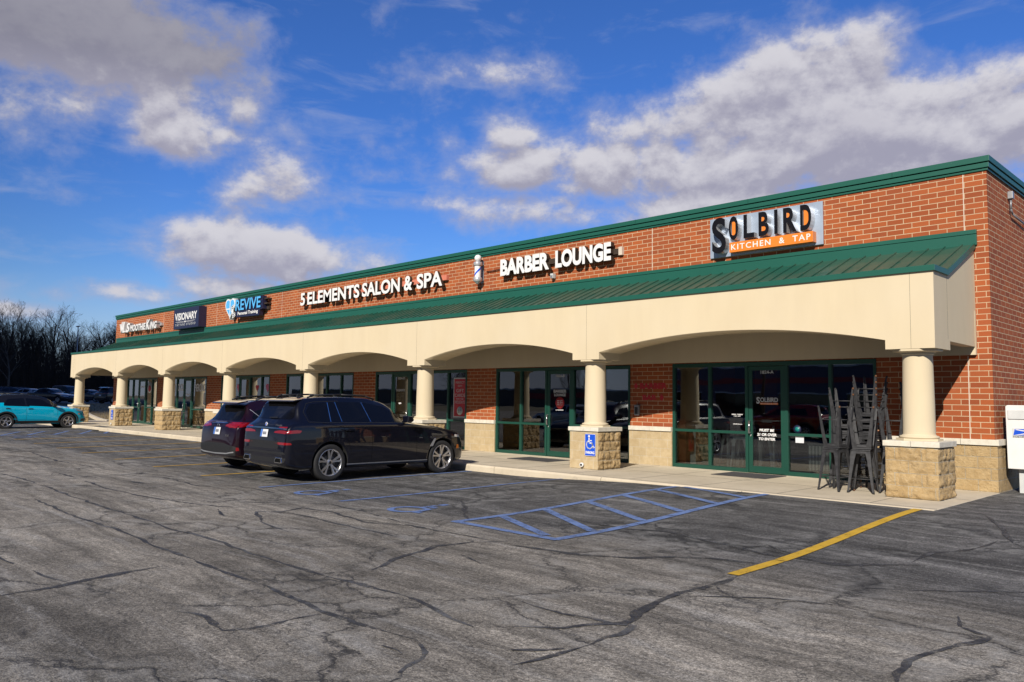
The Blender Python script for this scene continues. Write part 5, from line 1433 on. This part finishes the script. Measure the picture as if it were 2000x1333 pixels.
X7 = dict(
    top=[(-1.06, .62), (-1.05, .82), (-1.025, 1.03), (-.99, 1.20), (-.93, 1.285), (-.76, 1.50), (-.62, 1.70), (-.52, 1.755), (-.3, 1.785), (.4, 1.805), (1.05, 1.785), (1.45, 1.71), (1.85, 1.49), (2.24, 1.275), (2.45, 1.225), (3.0, 1.165), (3.55, 1.06), (3.82, .95), (3.94, .78), (3.985, .58)],
    bot=[(-1.06, .38), (-.95, .32), (-.6, .25), (3.3, .25), (3.7, .26), (3.985, .34)],
    wid=[(-1.06, .84), (-1.02, .91), (-.92, .965), (-.6, .99), (0, 1.0), (3.2, 1.0), (3.6, .965), (3.82, .88), (3.94, .76), (3.985, .66)],
    belt=[(-1.06, .60), (-1.0, 1.10), (-.8, 1.225), (0, 1.235), (1.6, 1.215), (2.2, 1.185), (3.0, 1.09), (3.6, .97), (3.985, .52)],
    wroof=[(-1.0, .82), (-.55, .72), (.5, .72), (1.35, .69), (2.1, .82), (3.9, .7)],
    wb=3.105, wr=.395, tw=.285, rim=.292, arch=.44, half=1.0, paint='paint_black', wkey='x7', wstyle='double5',
    side_win=[[(-.50, 1.285), (-.01, 1.265), (-.01, 1.675), (-.42, 1.64), (-.54, 1.48)], [(.03, 1.265), (.27, 1.263), (.18, 1.685), (.03, 1.677)], [(.31, 1.263), (1.02, 1.255), (.87, 1.685), (.22, 1.687)], [(1.07, 1.255), (2.06, 1.245), (1.50, 1.59), (.92, 1.685)]],
    windscreen=[(-.76, 1.34), (.76, 1.34), (.63, 1.67), (-.63, 1.67)],
    rear_win=[(-.77, 1.315), (.77, 1.315), (.66, 1.665), (-.66, 1.665)],
    tail=[[(.40, 1.03), (.88, 1.015), (.90, 1.08), (.70, 1.085), (.42, 1.055)], [(.56, 1.135), (.86, 1.135), (.86, 1.16), (.58, 1.158)], [(.62, .79), (.90, .79), (.90, .84), (.60, .84)]],
    tail_side=[[(-1.05, 1.02), (-.74, 1.035), (-.70, 1.085), (-.80, 1.10), (-1.03, 1.085)], [(-1.05, .79), (-.92, .795), (-.94, .835), (-1.05, .84)]],
    head=[[(.50, .86), (.84, .89), (.86, .93), (.52, .91)]], head_side=[[(3.5, .87), (3.86, .83), (3.84, .89), (3.5, .93)]],
    plate=[[(-.155, .93), (.155, .93), (.155, 1.09), (-.155, 1.09)]],
    seams=[[(1.045, 1.24), (1.07, .70), (1.05, .34)], [(.28, 1.24), (.43, .85), (.52, .60)], [(2.12, 1.22), (2.30, 1.05), (2.33, .45)], [(-.05, .30), (2.3, .30)], [(-.2, 1.235), (.6, 1.10), (2.3, 1.06)]],
    handles=[(.45, 1.075, .22), (1.40, 1.065, .22)], handle_mat='paint_black',
    lines=[([(.01, 1.26), (.01, 1.675)], .018, 'chrome', 'R', .007, 'pillar_trim'), ([(.29, 1.26), (.2, 1.685)], .014, 'chrome', 'R', .007, 'pillar_trim'), ([(1.045, 1.255), (.895, 1.685)], .014, 'chrome', 'R', .007, 'pillar_trim'),
           ([(-.88, 1.112), (-.45, 1.124), (0, 1.127), (.45, 1.124), (.88, 1.112)], .026, 'chrome', 'B', .012, 'chrome_bar'), ([(.42, .345), (2.66, .345)], .022, 'grey_metal', 'R', .006, 'sill_trim'),
           ([(.3, 1.705), (-.3, 1.69), (-.50, 1.65), (-.60, 1.47), (-.52, 1.26), (0, 1.242), (2.0, 1.225)], .012, 'black_plastic', 'R', .005, 'window_trim')],
    patches=[([(-.86, .42), (.86, .42), (.9, .52), (-.9, .52)], 'black_plastic', 'B', .006, 'diffuser', False), ([(-.62, .70), (.62, .70), (.70, .86), (-.70, .86)], 'black_plastic', 'B', .004, 'bumper_recess', False),
             ([(-.90, .60), (.90, .60), (.86, .645), (-.86, .645)], 'black_plastic', 'B', .008, 'bumper_lip', False), ([(2.70, .66), (2.80, .66), (2.90, .84), (2.84, .84)], 'grey_metal', 'R', .006, 'air_vent', True),
             ([(3.56, .58), (3.66, .59), (3.64, .68), (3.58, .68)], 'amber', 'R', .006, 'side_marker', True), ([(-.30, .62), (.30, .62), (.34, .90), (-.34, .90)], 'black_plastic', 'F', .008, 'grille', False)],
    mirror=(1.98, 1.30, .91), spoiler=(-.76, 1.735, .68, .2), spoiler_mat='paint_black', rails=[(.66, -.42, 1.78), (.675, -.28, 1.83), (.685, .4, 1.85), (.675, 1.05, 1.825), (.65, 1.3, 1.755)], extra=[x7_extra])
paint('paint_black', (.004, .0045, .010), rough=.3)
build_car(X7, 'parked_car', 'large black SUV with chrome bar across its tail, parked nose to the kerb', 'car', (-10.74, -7.24, -.15), 0, 'cars parked along the shop walkway').scale = (.925, .925, .925)
# ---- dark purple compact SUV
def rav_extra(root, bvh):
    m_ = MB(); m_.tube((-.35, -.93, 1.06), (0, -.945, 1.085), .010, n=6); m_.build('wiper', 'black_plastic', root)
    m_ = MB(); m_.lathe([(.032, -.006), (.05, -.008), (.055, 0)], (0, 0, 0), 'y', 22)
    h = bvh.ray_cast(Vector((0, -6, .99)), Vector((0, 1, 0)))[0]
    if h is not None: o = m_.build('badge', 'chrome', root); o.location = h
    h = bvh.ray_cast(Vector((.45, -6, .79)), Vector((0, 1, 0)))[0]
    if h is not None: t = text_mb('XLE', .42, .58, .77, .81, h.y-.006, .003, .02); t.build('trim_lettering', 'chrome', root, fix=False)
RAV = dict(
    top=[(-.93, .56), (-.925, .70), (-.90, .90), (-.86, 1.04), (-.78, 1.10), (-.60, 1.37), (-.48, 1.50), (-.36, 1.555), (.4, 1.625), (.95, 1.60), (1.25, 1.52), (1.65, 1.28), (1.92, 1.11), (2.4, 1.04), (3.1, .94), (3.4, .84), (3.52, .70), (3.56, .55)],
    bot=[(-.93, .34), (-.8, .28), (-.4, .22), (3.0, .22), (3.56, .30)],
    wid=[(-.93, .74), (-.88, .84), (-.75, .895), (-.4, .915), (0, .922), (2.7, .922), (3.1, .89), (3.4, .78), (3.56, .58)],
    belt=[(-.93, .54), (-.86, .95), (-.6, 1.11), (0, 1.09), (1.2, 1.05), (1.9, 1.02), (2.8, .93), (3.56, .5)],
    wroof=[(-.9, .74), (-.4, .62), (.6, .63), (1.2, .60), (1.8, .72), (3.4, .6)],
    wb=2.66, wr=.362, tw=.235, rim=.235, arch=.40, half=.922, paint='paint_purple', wkey='rav', wstyle='y5',
    side_win=[[(-.52, 1.16), (-.20, 1.13), (-.17, 1.38), (-.40, 1.33)], [(-.12, 1.13), (.70, 1.10), (.62, 1.45), (-.08, 1.41)], [(.76, 1.10), (1.62, 1.09), (1.12, 1.40), (.70, 1.45)]],
    windscreen=[(-.66, 1.17), (.66, 1.17), (.56, 1.50), (-.56, 1.50)], rear_win=[(-.70, 1.115), (.70, 1.115), (.60, 1.43), (-.60, 1.43)],
    tail=[[(.34, .985), (.80, .95), (.82, 1.06), (.60, 1.07), (.36, 1.02)], [(.60, .46), (.80, .45), (.80, .55), (.62, .54)]], tail_side=[[(-.92, .95), (-.52, 1.02), (-.46, 1.08), (-.86, 1.075)], [(-.90, .46), (-.80, .47), (-.82, .54), (-.90, .54)]],
    head=[[(.40, .74), (.72, .76), (.70, .84), (.42, .80)]], plate=[[(-.155, .80), (.155, .80), (.155, .955), (-.155, .955)]],
    seams=[[(.72, 1.08), (.75, .65), (.72, .30)], [(1.85, 1.05), (1.98, .9), (1.98, .4)], [(-.10, 1.12), (.20, .85), (.38, .6)]], handles=[(.12, .98, .2), (1.02, .96, .2)],
    clad=('black_plastic', .06), lines=[([(-.80, .44), (-.55, .40), (0, .385), (.55, .40), (.80, .44)], .026, 'grey_metal', 'B', .016, 'skid_trim'), ([(.36, .30), (2.3, .30)], .10, 'black_plastic', 'R', .008, 'sill_cladding'), ([(-.24, 1.12), (-.5, 1.36)], .012, 'silver', 'R', .006, 'pillar_trim'), ([(-.36, 1.055), (.36, 1.055)], .022, 'chrome', 'B', .01, 'tailgate_trim')],
    patches=[([(-.82, .36), (.82, .36), (.84, .56), (.4, .62), (-.4, .62), (-.84, .56)], 'black_plastic', 'B', .010, 'lower_bumper', False)],
    mirror=(1.55, 1.13, .84), spoiler=(-.76, 1.535, .62, .2), spoiler_mat='paint_purple', rails=[(.57, -.30, 1.575), (.585, -.1, 1.64), (.59, .5, 1.665), (.58, .9, 1.645), (.56, 1.1, 1.58)], extra=[rav_extra])
paint('paint_purple', (.011, .003, .008), rough=.28)
build_car(RAV, 'parked_car', 'dark plum coloured SUV with roof spoiler, parked left of the black SUV', 'car', (-13.43, -7.02, -.15), R(.5), 'cars parked along the shop walkway')
# ---- turquoise crossover with black roof
TB = dict(
    top=[(-.86, .58), (-.85, .74), (-.82, .92), (-.76, 1.04), (-.66, 1.12), (-.45, 1.42), (-.32, 1.55), (-.1, 1.60), (.7, 1.625), (1.35, 1.575), (1.7, 1.46), (2.08, 1.22), (2.30, 1.10), (2.6, 1.06), (3.05, 1.0), (3.32, .90), (3.46, .72), (3.49, .55)],
    bot=[(-.86, .36), (-.7, .28), (-.4, .22), (3.0, .22), (3.49, .32)],
    wid=[(-.86, .72), (-.8, .83), (-.65, .885), (-.3, .90), (0, .905), (2.7, .905), (3.1, .875), (3.35, .77), (3.49, .58)],
    belt=[(-.86, .56), (-.78, .98), (-.5, 1.10), (0, 1.08), (1.2, 1.04), (1.95, 1.01), (2.8, .95), (3.49, .5)],
    wroof=[(-.8, .72), (-.3, .60), (.6, .62), (1.6, .60), (2.25, .74), (3.4, .6)],
    wb=2.64, wr=.35, tw=.225, rim=.235, arch=.395, half=.905, paint='paint_turquoise', wkey='tb', wstyle='y5', wmetal='alloy',
    roof_paint='paint_roof_black', roof_z=lambda y: (1.085-.02*y if y > -.1 else 1.16-.9*(y+.1)*.5) if y < 2.28 else 9,
    side_win=[[(-.14, 1.11), (.78, 1.085), (.72, 1.45), (.05, 1.41)], [(.84, 1.085), (1.96, 1.075), (1.48, 1.39), (.80, 1.45)]],
    windscreen=[(-.64, 1.15), (.64, 1.15), (.54, 1.47), (-.54, 1.47)], rear_win=[(-.64, 1.15), (.64, 1.15), (.52, 1.44), (-.52, 1.44)],
    tail=[[(.40, .96), (.76, .94), (.78, 1.03), (.42, 1.04)]], tail_side=[[(-.85, .94), (-.5, 1.0), (-.48, 1.05), (-.8, 1.04)]],
    head=[[(.45, .82), (.72, .84), (.70, .89), (.46, .87)]], head_side=[[(3.02, .86), (3.34, .82), (3.30, .89), (3.04, .91)]], plate=[[(-.155, .74), (.155, .74), (.155, .88), (-.155, .88)]],
    seams=[[(.81, 1.07), (.84, .65), (.80, .32)], [(2.05, 1.03), (2.15, .9), (2.16, .6)], [(-.06, 1.1), (.2, .85), (.40, .6)]], handles=[(.06, .96, .2), (1.0, .95, .2)], handle_mat='black_plastic',
    clad=('black_plastic', .07), lines=[([(.38, .30), (2.28, .30)], .17, 'black_plastic', 'R', .008, 'sill_cladding'), ([(.3, .47), (1.6, .45)], .02, 'paint_turquoise', 'R', .016, 'door_crease')],
    patches=[([(-.78, .36), (.78, .36), (.8, .55), (-.8, .55)], 'black_plastic', 'B', .010, 'lower_bumper', False), ([(3.18, .34), (3.46, .36), (3.46, .50), (3.22, .46)], 'black_plastic', 'R', .010, 'front_cladding', True), ([(-.6, .42), (.6, .42), (.55, .72), (-.55, .72)], 'black_plastic', 'F', .01, 'grille', False), ([(3.06, .68), (3.14, .69), (3.14, .73), (3.06, .72)], 'amber', 'R', .008, 'side_marker', True)],
    mirror=(1.95, 1.12, .82), mirror_mat='black_plastic', spoiler=(-.62, 1.59, .55, .2), spoiler_mat='paint_roof_black', rails=[(.55, -.2, 1.60), (.565, 0, 1.645), (.57, .6, 1.66), (.56, 1.05, 1.62)])
paint('paint_turquoise', (.0, .40, .60), rough=.22); paint('paint_roof_black', (.010, .010, .012), rough=.2)
build_car(TB, 'parked_car', 'turquoise crossover with black roof near the far end of the walkway', 'car', (-39.98, -6.28, -.17), 0, 'cars parked along the shop walkway')
# ---- cars of the lots beyond
SED = dict(
    top=[(-1.02, .60), (-1.0, .76), (-.94, .96), (-.80, 1.03), (-.45, 1.07), (-.1, 1.22), (.35, 1.39), (.8, 1.445), (1.3, 1.42), (1.6, 1.33), (2.0, 1.10), (2.25, .98), (2.8, .92), (3.4, .80), (3.62, .68), (3.70, .52)],
    bot=[(-1.02, .36), (-.8, .28), (-.4, .20), (3.2, .19), (3.7, .28)],
    wid=[(-1.02, .66), (-.95, .80), (-.75, .88), (-.3, .91), (0, .92), (2.8, .92), (3.3, .86), (3.55, .74), (3.7, .55)],
    belt=[(-1.02, .58), (-.9, .92), (-.4, 1.0), (.8, .96), (2.1, .92), (3.0, .84), (3.7, .48)],
    wroof=[(-.9, .7), (0, .58), (.8, .60), (1.4, .56), (2.1, .74), (3.5, .6)],
    wb=2.80, wr=.335, tw=.22, rim=.225, arch=.37, half=.92, paint='paint_slate', wkey='sed', wstyle='seven',
    side_win=[[(-.1, 1.04), (.72, 1.01), (.70, 1.34), (.30, 1.29)], [(.78, 1.01), (1.82, .99), (1.35, 1.31), (.78, 1.345)]],
    windscreen=[(-.66, 1.0), (.66, 1.0), (.54, 1.32), (-.54, 1.32)], rear_win=[(-.60, 1.12), (.60, 1.12), (.52, 1.33), (-.52, 1.33)],
    tail=[[(.40, .80), (.72, .78), (.74, .92), (.42, .92)]], tail_side=[[(-1.0, .80), (-.7, .84), (-.68, .93), (-.95, .94)]], head=[[(.4, .62), (.66, .64), (.66, .74), (.42, .70)]], head_side=[[(3.1, .70), (3.5, .63), (3.46, .71), (3.14, .78)]],
    plate=[[(-.155, .70), (.155, .70), (.155, .82), (-.155, .82)]], seams=[[(.75, .98), (.78, .6), (.74, .28)], [(1.95, .95), (2.05, .8), (2.05, .4)]], handles=[(.15, .88, .2), (1.1, .86, .2)], mirror=(1.75, 1.03, .84))
SUVD = dict(TB, paint='paint_slate', wkey='suv', wstyle='seven'); SUVD.pop('roof_paint')
for n_, c_ in (('paint_slate', (.020, .022, .028)), ('paint_grey_violet', (.055, .055, .075)), ('paint_red', (.26, .008, .010)), ('paint_silver', (.30, .32, .36)), ('paint_ink', (.012, .014, .026)), ('paint_white', (.58, .60, .66))): paint(n_, c_, rough=.25, metal=.3 if 'red' not in n_ else 0)
def at(u, d, dz=0):
    """ground point seen u pixels across the photograph at depth d metres along the view axis"""
    p = Vector(cam.location)+Vector((_f.x, _f.y, 0)).normalized()*d+Vector((_r0.x, _r0.y, 0))*((u-1000)/1553.26*d)
    return (p.x, p.y, gz(p.x, p.y)+.012 if p.x > -78 else .615)
FAR = 'cars in the lots beyond the building'
build_car(dict(SED, paint='paint_slate'), 'parked_car', 'dark slate sedan seen side on just above the turquoise car', 'car', at(84, 79), R(-58), FAR, 1)
build_car(dict(SED, paint='paint_silver'), 'parked_car', 'silver sedan with only its pale windscreen frame showing behind the slate sedan', 'car', at(48, 86), R(-58), FAR, 1)
build_car(dict(SED, paint='paint_grey_violet'), 'parked_car', 'grey violet sedan showing its front wheel between two columns', 'car', at(164, 92), R(-62), FAR, 1)
build_car(dict(SUVD, paint='paint_slate'), 'parked_car', 'black SUV with red tail lamps beside the last brick pier', 'car', at(214, 78), R(20), FAR, 1)
build_car(dict(SUVD, paint='paint_red'), 'parked_car', 'red car far behind the grey violet sedan', 'car', at(197, 122), R(-10), FAR, 1)
build_car(dict(SUVD, paint='paint_ink'), 'parked_car', 'ink blue SUV showing tail lamps at the left edge of the photo', 'car', at(2, 92), R(12), FAR, 1)
build_car(dict(SUVD, paint='paint_grey_violet'), 'parked_car', 'grey violet SUV seen from behind, second from the left edge of the far lot', 'car', at(32, 96), R(15), FAR, 1)
build_car(dict(SED, paint='paint_white'), 'parked_car', 'pale sedan roof glimpsed left of the dark van', 'car', at(92, 118), R(-60), FAR, 1)
VAN = dict(SUVD, paint='paint_ink', top=[(-.86, .58), (-.85, .8), (-.83, 1.1), (-.80, 1.5), (-.74, 1.86), (-.6, 1.95), (.6, 1.98), (1.2, 1.93), (1.45, 1.75), (1.8, 1.40), (2.1, 1.16), (2.5, 1.08), (3.05, 1.0), (3.35, .88), (3.46, .72), (3.49, .55)],
           wroof=[(-.8, .78), (-.3, .76), (1.2, .74), (1.9, .76), (3.4, .6)], spoiler=None, rails=None, side_win=[[(-.5, 1.15), (.6, 1.12), (.6, 1.75), (-.5, 1.72)], [(.70, 1.12), (1.66, 1.10), (1.32, 1.70), (.70, 1.75)]], windscreen=[(-.7, 1.22), (.7, 1.22), (.64, 1.72), (-.64, 1.72)], rear_win=[(-.66, 1.2), (.66, 1.2), (.62, 1.72), (-.62, 1.72)])
build_car(VAN, 'parked_van', 'tall dark van behind the slate sedan, left of the end column', 'van', at(124, 104), R(-62), FAR, 1)
# cars standing in the lot behind the photographer, which the shop glass mirrors
NEAR = 'cars in the open lot mirrored by the shop glass'
build_car(dict(SUVD, paint='paint_ink'), 'parked_car', 'ink blue SUV mirrored in the pane right of the restaurant door', 'car', (-8.5, -20.0, -.15), R(90), NEAR, 1)
build_car(dict(SUVD, paint='paint_red'), 'parked_car', 'red SUV mirrored in the restaurant door glass', 'car', (-12.6, -20.5, -.15), R(90), NEAR, 1)
build_car(dict(SED, paint='paint_silver'), 'parked_car', 'silver sedan mirrored in the barber window', 'car', (-27, -21, -.15), R(90), NEAR, 1)
build_car(dict(SED, paint='paint_slate'), 'parked_car', 'slate sedan mirrored in the panes left of the restaurant door', 'car', (-19.5, -21.0, -.15), R(90), NEAR, 1)

# ================================================================== bare trees
def limb(mb, pts, radii, n):
    vs = []; 
    for i, (p, r) in enumerate(zip(pts, radii)):
        d = (pts[min(i+1, len(pts)-1)]-pts[max(0, i-1)]).normalized(); a = d.orthogonal().normalized(); b = d.cross(a)
        vs += [p+(a*math.cos(6.2832*k/n)+b*math.sin(6.2832*k/n))*r for k in range(n)]
    mb.add(vs, [(j*n+k, j*n+(k+1) % n, (j+1)*n+(k+1) % n, (j+1)*n+k) for j in range(len(pts)-1) for k in range(n)], 0, True)
def tree_meshes(seed, H, spread, fork):
    rg = random.Random(seed); T = MB(); C = MB()
    def rv(s): return Vector((rg.uniform(-s, s), rg.uniform(-s, s), rg.uniform(-s, s)))
    def grow(p, d, L, r, lvl):
        k = 4 if lvl < 2 else 3; pts = [p]; q = p; dd = d
        for i in range(k):
            dd = (dd+rv(.16+.04*lvl)+Vector((0, 0, .07 if lvl else .02))).normalized(); q = q+dd*L/k; pts.append(q)
        tip = .35 if lvl < 3 else .3
        rad = [r*(1-(1-tip)*i/k) for i in range(k+1)]
        limb(T if lvl < 2 else C, pts, rad, 7 if lvl == 0 else 5 if lvl == 1 else 3)
        if lvl >= 4: return
        nb = [fork, 6, 5, 4][lvl]
        for i in range(nb):
            t = (.30+.70*(i+rg.random())/nb) if lvl == 0 else (.22+.78*(i+rg.random())/nb)
            j = min(k-1, int(t*k)); b = pts[j].lerp(pts[j+1], t*k-j)
            ax = (pts[j+1]-pts[j]).normalized(); o = ax.orthogonal().normalized(); o = Matrix.Rotation(rg.uniform(0, 6.28), 3, ax) @ o
            an = R(rg.uniform(24, 52))*spread
            nd = ax*math.cos(an)+o*math.sin(an)
            f = [.46, .50, .50, .55][lvl]*(1.15-.55*t if lvl == 0 else 1.1-.35*t)*rg.uniform(.8, 1.2)
            grow(b, nd, L*f, max(.011, r*(1-.62*t)*.52), lvl+1)
    grow(Vector((0, 0, -.3)), Vector((rg.uniform(-.05, .05), rg.uniform(-.05, .05), 1)), H*.80, H*.0145, 0)
    return T, C
PROTO = []
for i, (H, sp_, fk) in enumerate(((16, 1.0, 11), (17.5, .85, 12), (14, 1.1, 10), (18, .75, 13), (12, 1.0, 9))):
    T, C = tree_meshes(40+i, H, sp_, fk)
    PROTO.append((T.mesh('trunk', 'bark_pale' if i == 2 else 'bark', fix=False), C.mesh('crown', 'twig', fix=False), H))
TG = 'bare winter trees behind the far parking lot'
rg = random.Random(21); ntree = 0
def tree(u, d, k, sc, label):
    T, C, H = PROTO[k]; x, y, z = at(u, d)
    o = bpy.data.objects.new('bare_tree', None); COL.objects.link(o); tag(o, label, 'tree', TG)
    o.location = (x, y, z-.05); o.rotation_euler = (0, 0, rg.uniform(0, 6.28)); o.scale = (sc, sc, sc*rg.uniform(.95, 1.08))
    link('trunk', T, o); link('crown', C, o)
tree(32, 142, 0, 1.06, 'tallest spreading bare tree above the turquoise car, at the left of the wood')
tree(66, 150, 1, .86, 'narrow bare tree right of the tallest spreading one')
tree(110, 146, 1, .98, 'dense upright bare tree left of the light pole')
tree(136, 140, 0, 1.0, 'broad bare tree behind the light pole')
tree(205, 138, 2, 1.06, 'bare tree next to the far left letters of the parapet')
tree(24, 118, 2, .80, 'pale trunked bare tree standing in front of the dark wood')
tree(8, 150, 3, .78, 'dark bare tree at the left edge of the photo')
for i in range(110):
    u = -160+ (i*37.7) % 430+rg.uniform(-8, 8); d = 134+(i*23) % 82+rg.uniform(-4, 4)
    edge = 1 if 150 < u < 185 else 0
    tree(u, d, rg.randrange(5), rg.uniform(.66, .9)*(d/150)**.7*(.86 if edge else 1), 'bare dark tree among the wood behind the far parking lot')
for i in range(40):
    u = 240+i*14; tree(u, 150+(i*17) % 40, rg.randrange(5), rg.uniform(.6, .8), 'bare tree behind the shops, glimpsed under or past the arcade')
# thicket at the foot of the wood
ug = MB(); rg2 = random.Random(8)
for i in range(22000):
    u = rg2.uniform(-190, 560); d = rg2.uniform(128, 176); x, y, z = at(u, d); h = rg2.uniform(2, 10.0)*rg2.uniform(.5, 1)
    lean = rg2.uniform(-.9, .9), rg2.uniform(-.9, .9); w = rg2.uniform(.02, .06); dx, dy = _r0.x*w, _r0.y*w
    ug.add([(x-dx, y-dy, z-.1), (x+dx, y+dy, z-.1), (x+lean[0]+dx*.3, y+lean[1]+dy*.3, z+h), (x+lean[0]-dx*.3, y+lean[1]-dy*.3, z+h)], [(0, 1, 2, 3)])
    for k in range(2):
        t = rg2.uniform(.3, .95); c = Vector((x+lean[0]*t, y+lean[1]*t, z+h*t)); e = c+Vector((rg2.uniform(-1, 1), rg2.uniform(-1, 1), rg2.uniform(.2, 1.2)))
        ug.add([c, c+Vector((dx*1.3, dy*1.3, 0)), e], [(0, 1, 2)])
struct(ug.build('undergrowth', 'twig', fix=False), 'stuff')
# evergreen clumps low in the wood
eg = empty('evergreen_tree', 'dark evergreen among the bare trees left of the light pole', 'tree', at(78, 165), 0, 'dark evergreens in the wood')
pmat('needle', (.012, .016, .010), .9, var=.4)
def conifer():
    c = MB(); q = random.Random(4)
    for i in range(2600):
        h = q.random()**1.2; a = q.uniform(0, 6.28); r = (1-h)*3.2*q.uniform(.3, 1); z = .8+h*12
        p = Vector((r*math.cos(a), r*math.sin(a), z-.25*r)); s_ = q.uniform(.25, .55)
        c.add([p, p+Vector((math.cos(a)*s_, math.sin(a)*s_, -.15)), p+Vector((-math.sin(a)*s_*.5, math.cos(a)*s_*.5, .1))], [(0, 1, 2)])
    return c.mesh('crown', 'needle', fix=False)
link('crown', conifer(), eg)
t_ = MB(); t_.tube((0, 0, -.2), (0, 0, 11), .16, .03, 7); t_.build('trunk', 'bark', eg)
dup(eg, at(-8, 140), 1, 'dark evergreen at the left edge of the wood')

# light pole in the far lot
lp = empty('light_pole', 'slim grey light pole in front of the bare wood', 'lamp post', at(149.5, 84))
m_ = MB(); m_.tube((0, 0, 0), (0, 0, 8.0), .06, .045, 10); m_.build('pole', 'grey_metal', lp)
m_ = MB(); m_.lathe([(0, 0), (.28, 0), (.28, .6), (.24, .65), (0, .65)], n=16); m_.build('base', 'concrete', lp)
m_ = MB(); m_.box(-.4, .4, -.12, .12, 8.0, 8.1); m_.build('lamp_head', 'grey_metal', lp, bevel=.03)
lp2 = empty('utility_pole', 'wooden utility pole mirrored in the barber door glass', 'utility pole', (-31.5, -52, -.15))
m_ = MB(); m_.tube((0, 0, 0), (0, 0, 11), .16, .11, 10); m_.build('pole', 'bark', lp2)
m_ = MB(); m_.box(-1.2, 1.2, -.06, .06, 9.9, 10.05); m_.build('crossarm', 'bark', lp2)

# store across the lot, seen only as a reflection in the shop glass
ob = empty('retail_store', 'long low store across the lot, mirrored dark in the shop glass', 'building', (-37, -70, -.15))
pmat('store_wall', (.07, .07, .10), .8); pmat('store_band', (.25, .02, .02), .6)
m_ = MB(); m_.box(-21, 40, -20, 0, 0, 5.75); m_.build('wall', 'store_wall', ob)
m_ = MB(); m_.box(-21, 40, -20.05, .05, 3.9, 4.5); m_.build('fascia_band', 'store_band', ob)
m_ = MB(); m_.box(-21.1, 40.1, -20.1, .12, 5.75, 5.95); m_.build('roof_coping', 'grey_metal', ob)
for k in range(6):
    m_ = MB(); m_.box(-18+k*8, -12+k*8, .0, .05, .1, 2.8); w_ = m_.build('window', 'car_glass', ob)
    m_ = MB(); m_.box(-18.1+k*8, -11.9+k*8, .0, .08, 2.8, 2.95); m_.build('window_frame', 'grey_metal', w_)
ob2 = empty('retail_store', 'low tan store farther off, mirrored in the barber and salon windows', 'building', (-105, -74, -.15))
m_ = MB(); m_.box(-50, 44, -20, 0, 0, 3.2); m_.build('wall', 'interior_wall', ob2)
m_ = MB(); m_.box(-50.1, 44.1, -20.1, .12, 3.2, 3.4); m_.build('roof_coping', 'grey_metal', ob2)
m_ = MB(); m_.box(22, 36, .0, .2, 1.9, 2.7); m_.build('sign_band', 'store_band', ob2)
# unseen cloud added behind the camera to block sun from the wood and far lot
cl = bmesh.new(); bmesh.ops.create_icosphere(cl, subdivisions=5, radius=1)
for v in cl.verts:
    n = noise.fractal(v.co*1.6, 1.0, 2.1, 6); v.co = v.co*(1+.32*n); v.co.z = v.co.z*(1 if v.co.z > 0 else .45)
cme = bpy.data.meshes.new('shade_cloud'); cl.to_mesh(cme); cl.free()
for p in cme.polygons: p.use_smooth = True
m, g, b, o_ = newmat('cloud_white'); b.inputs['Base Color'].default_value = (.85, .85, .88, 1); b.inputs['Roughness'].default_value = 1
b.inputs['Subsurface Weight'].default_value = 0
cme.materials.append(m); co_ = link('shade_cloud', cme)
sx_, sy_ = -165, 36
hh = 420; co_.location = (sx_+TO_SUN.x/TO_SUN.z*hh, sy_+TO_SUN.y/TO_SUN.z*hh, hh)
co_.rotation_euler = (0, 0, math.atan2(48, -150)); co_.scale = (96, 66, 30)
struct(co_, 'stuff')

for k in range(12):
    T, C, H = PROTO[k % 5]; o = bpy.data.objects.new('bare_tree', None); COL.objects.link(o)
    tag(o, 'bare tree by the stores across the lot, mirrored in the shop glass', 'tree', 'bare trees by the stores across the lot')
    o.location = (-38-k*9.5, -80-(k*7) % 24, -.15); o.rotation_euler = (0, 0, k*1.3); s_ = .55+.07*(k % 4); o.scale = (s_, s_, s_)
    link('trunk', T, o); link('crown', C, o)
SC.cycles.max_bounces = 8; SC.cycles.diffuse_bounces = 1; SC.cycles.transparent_max_bounces = 16
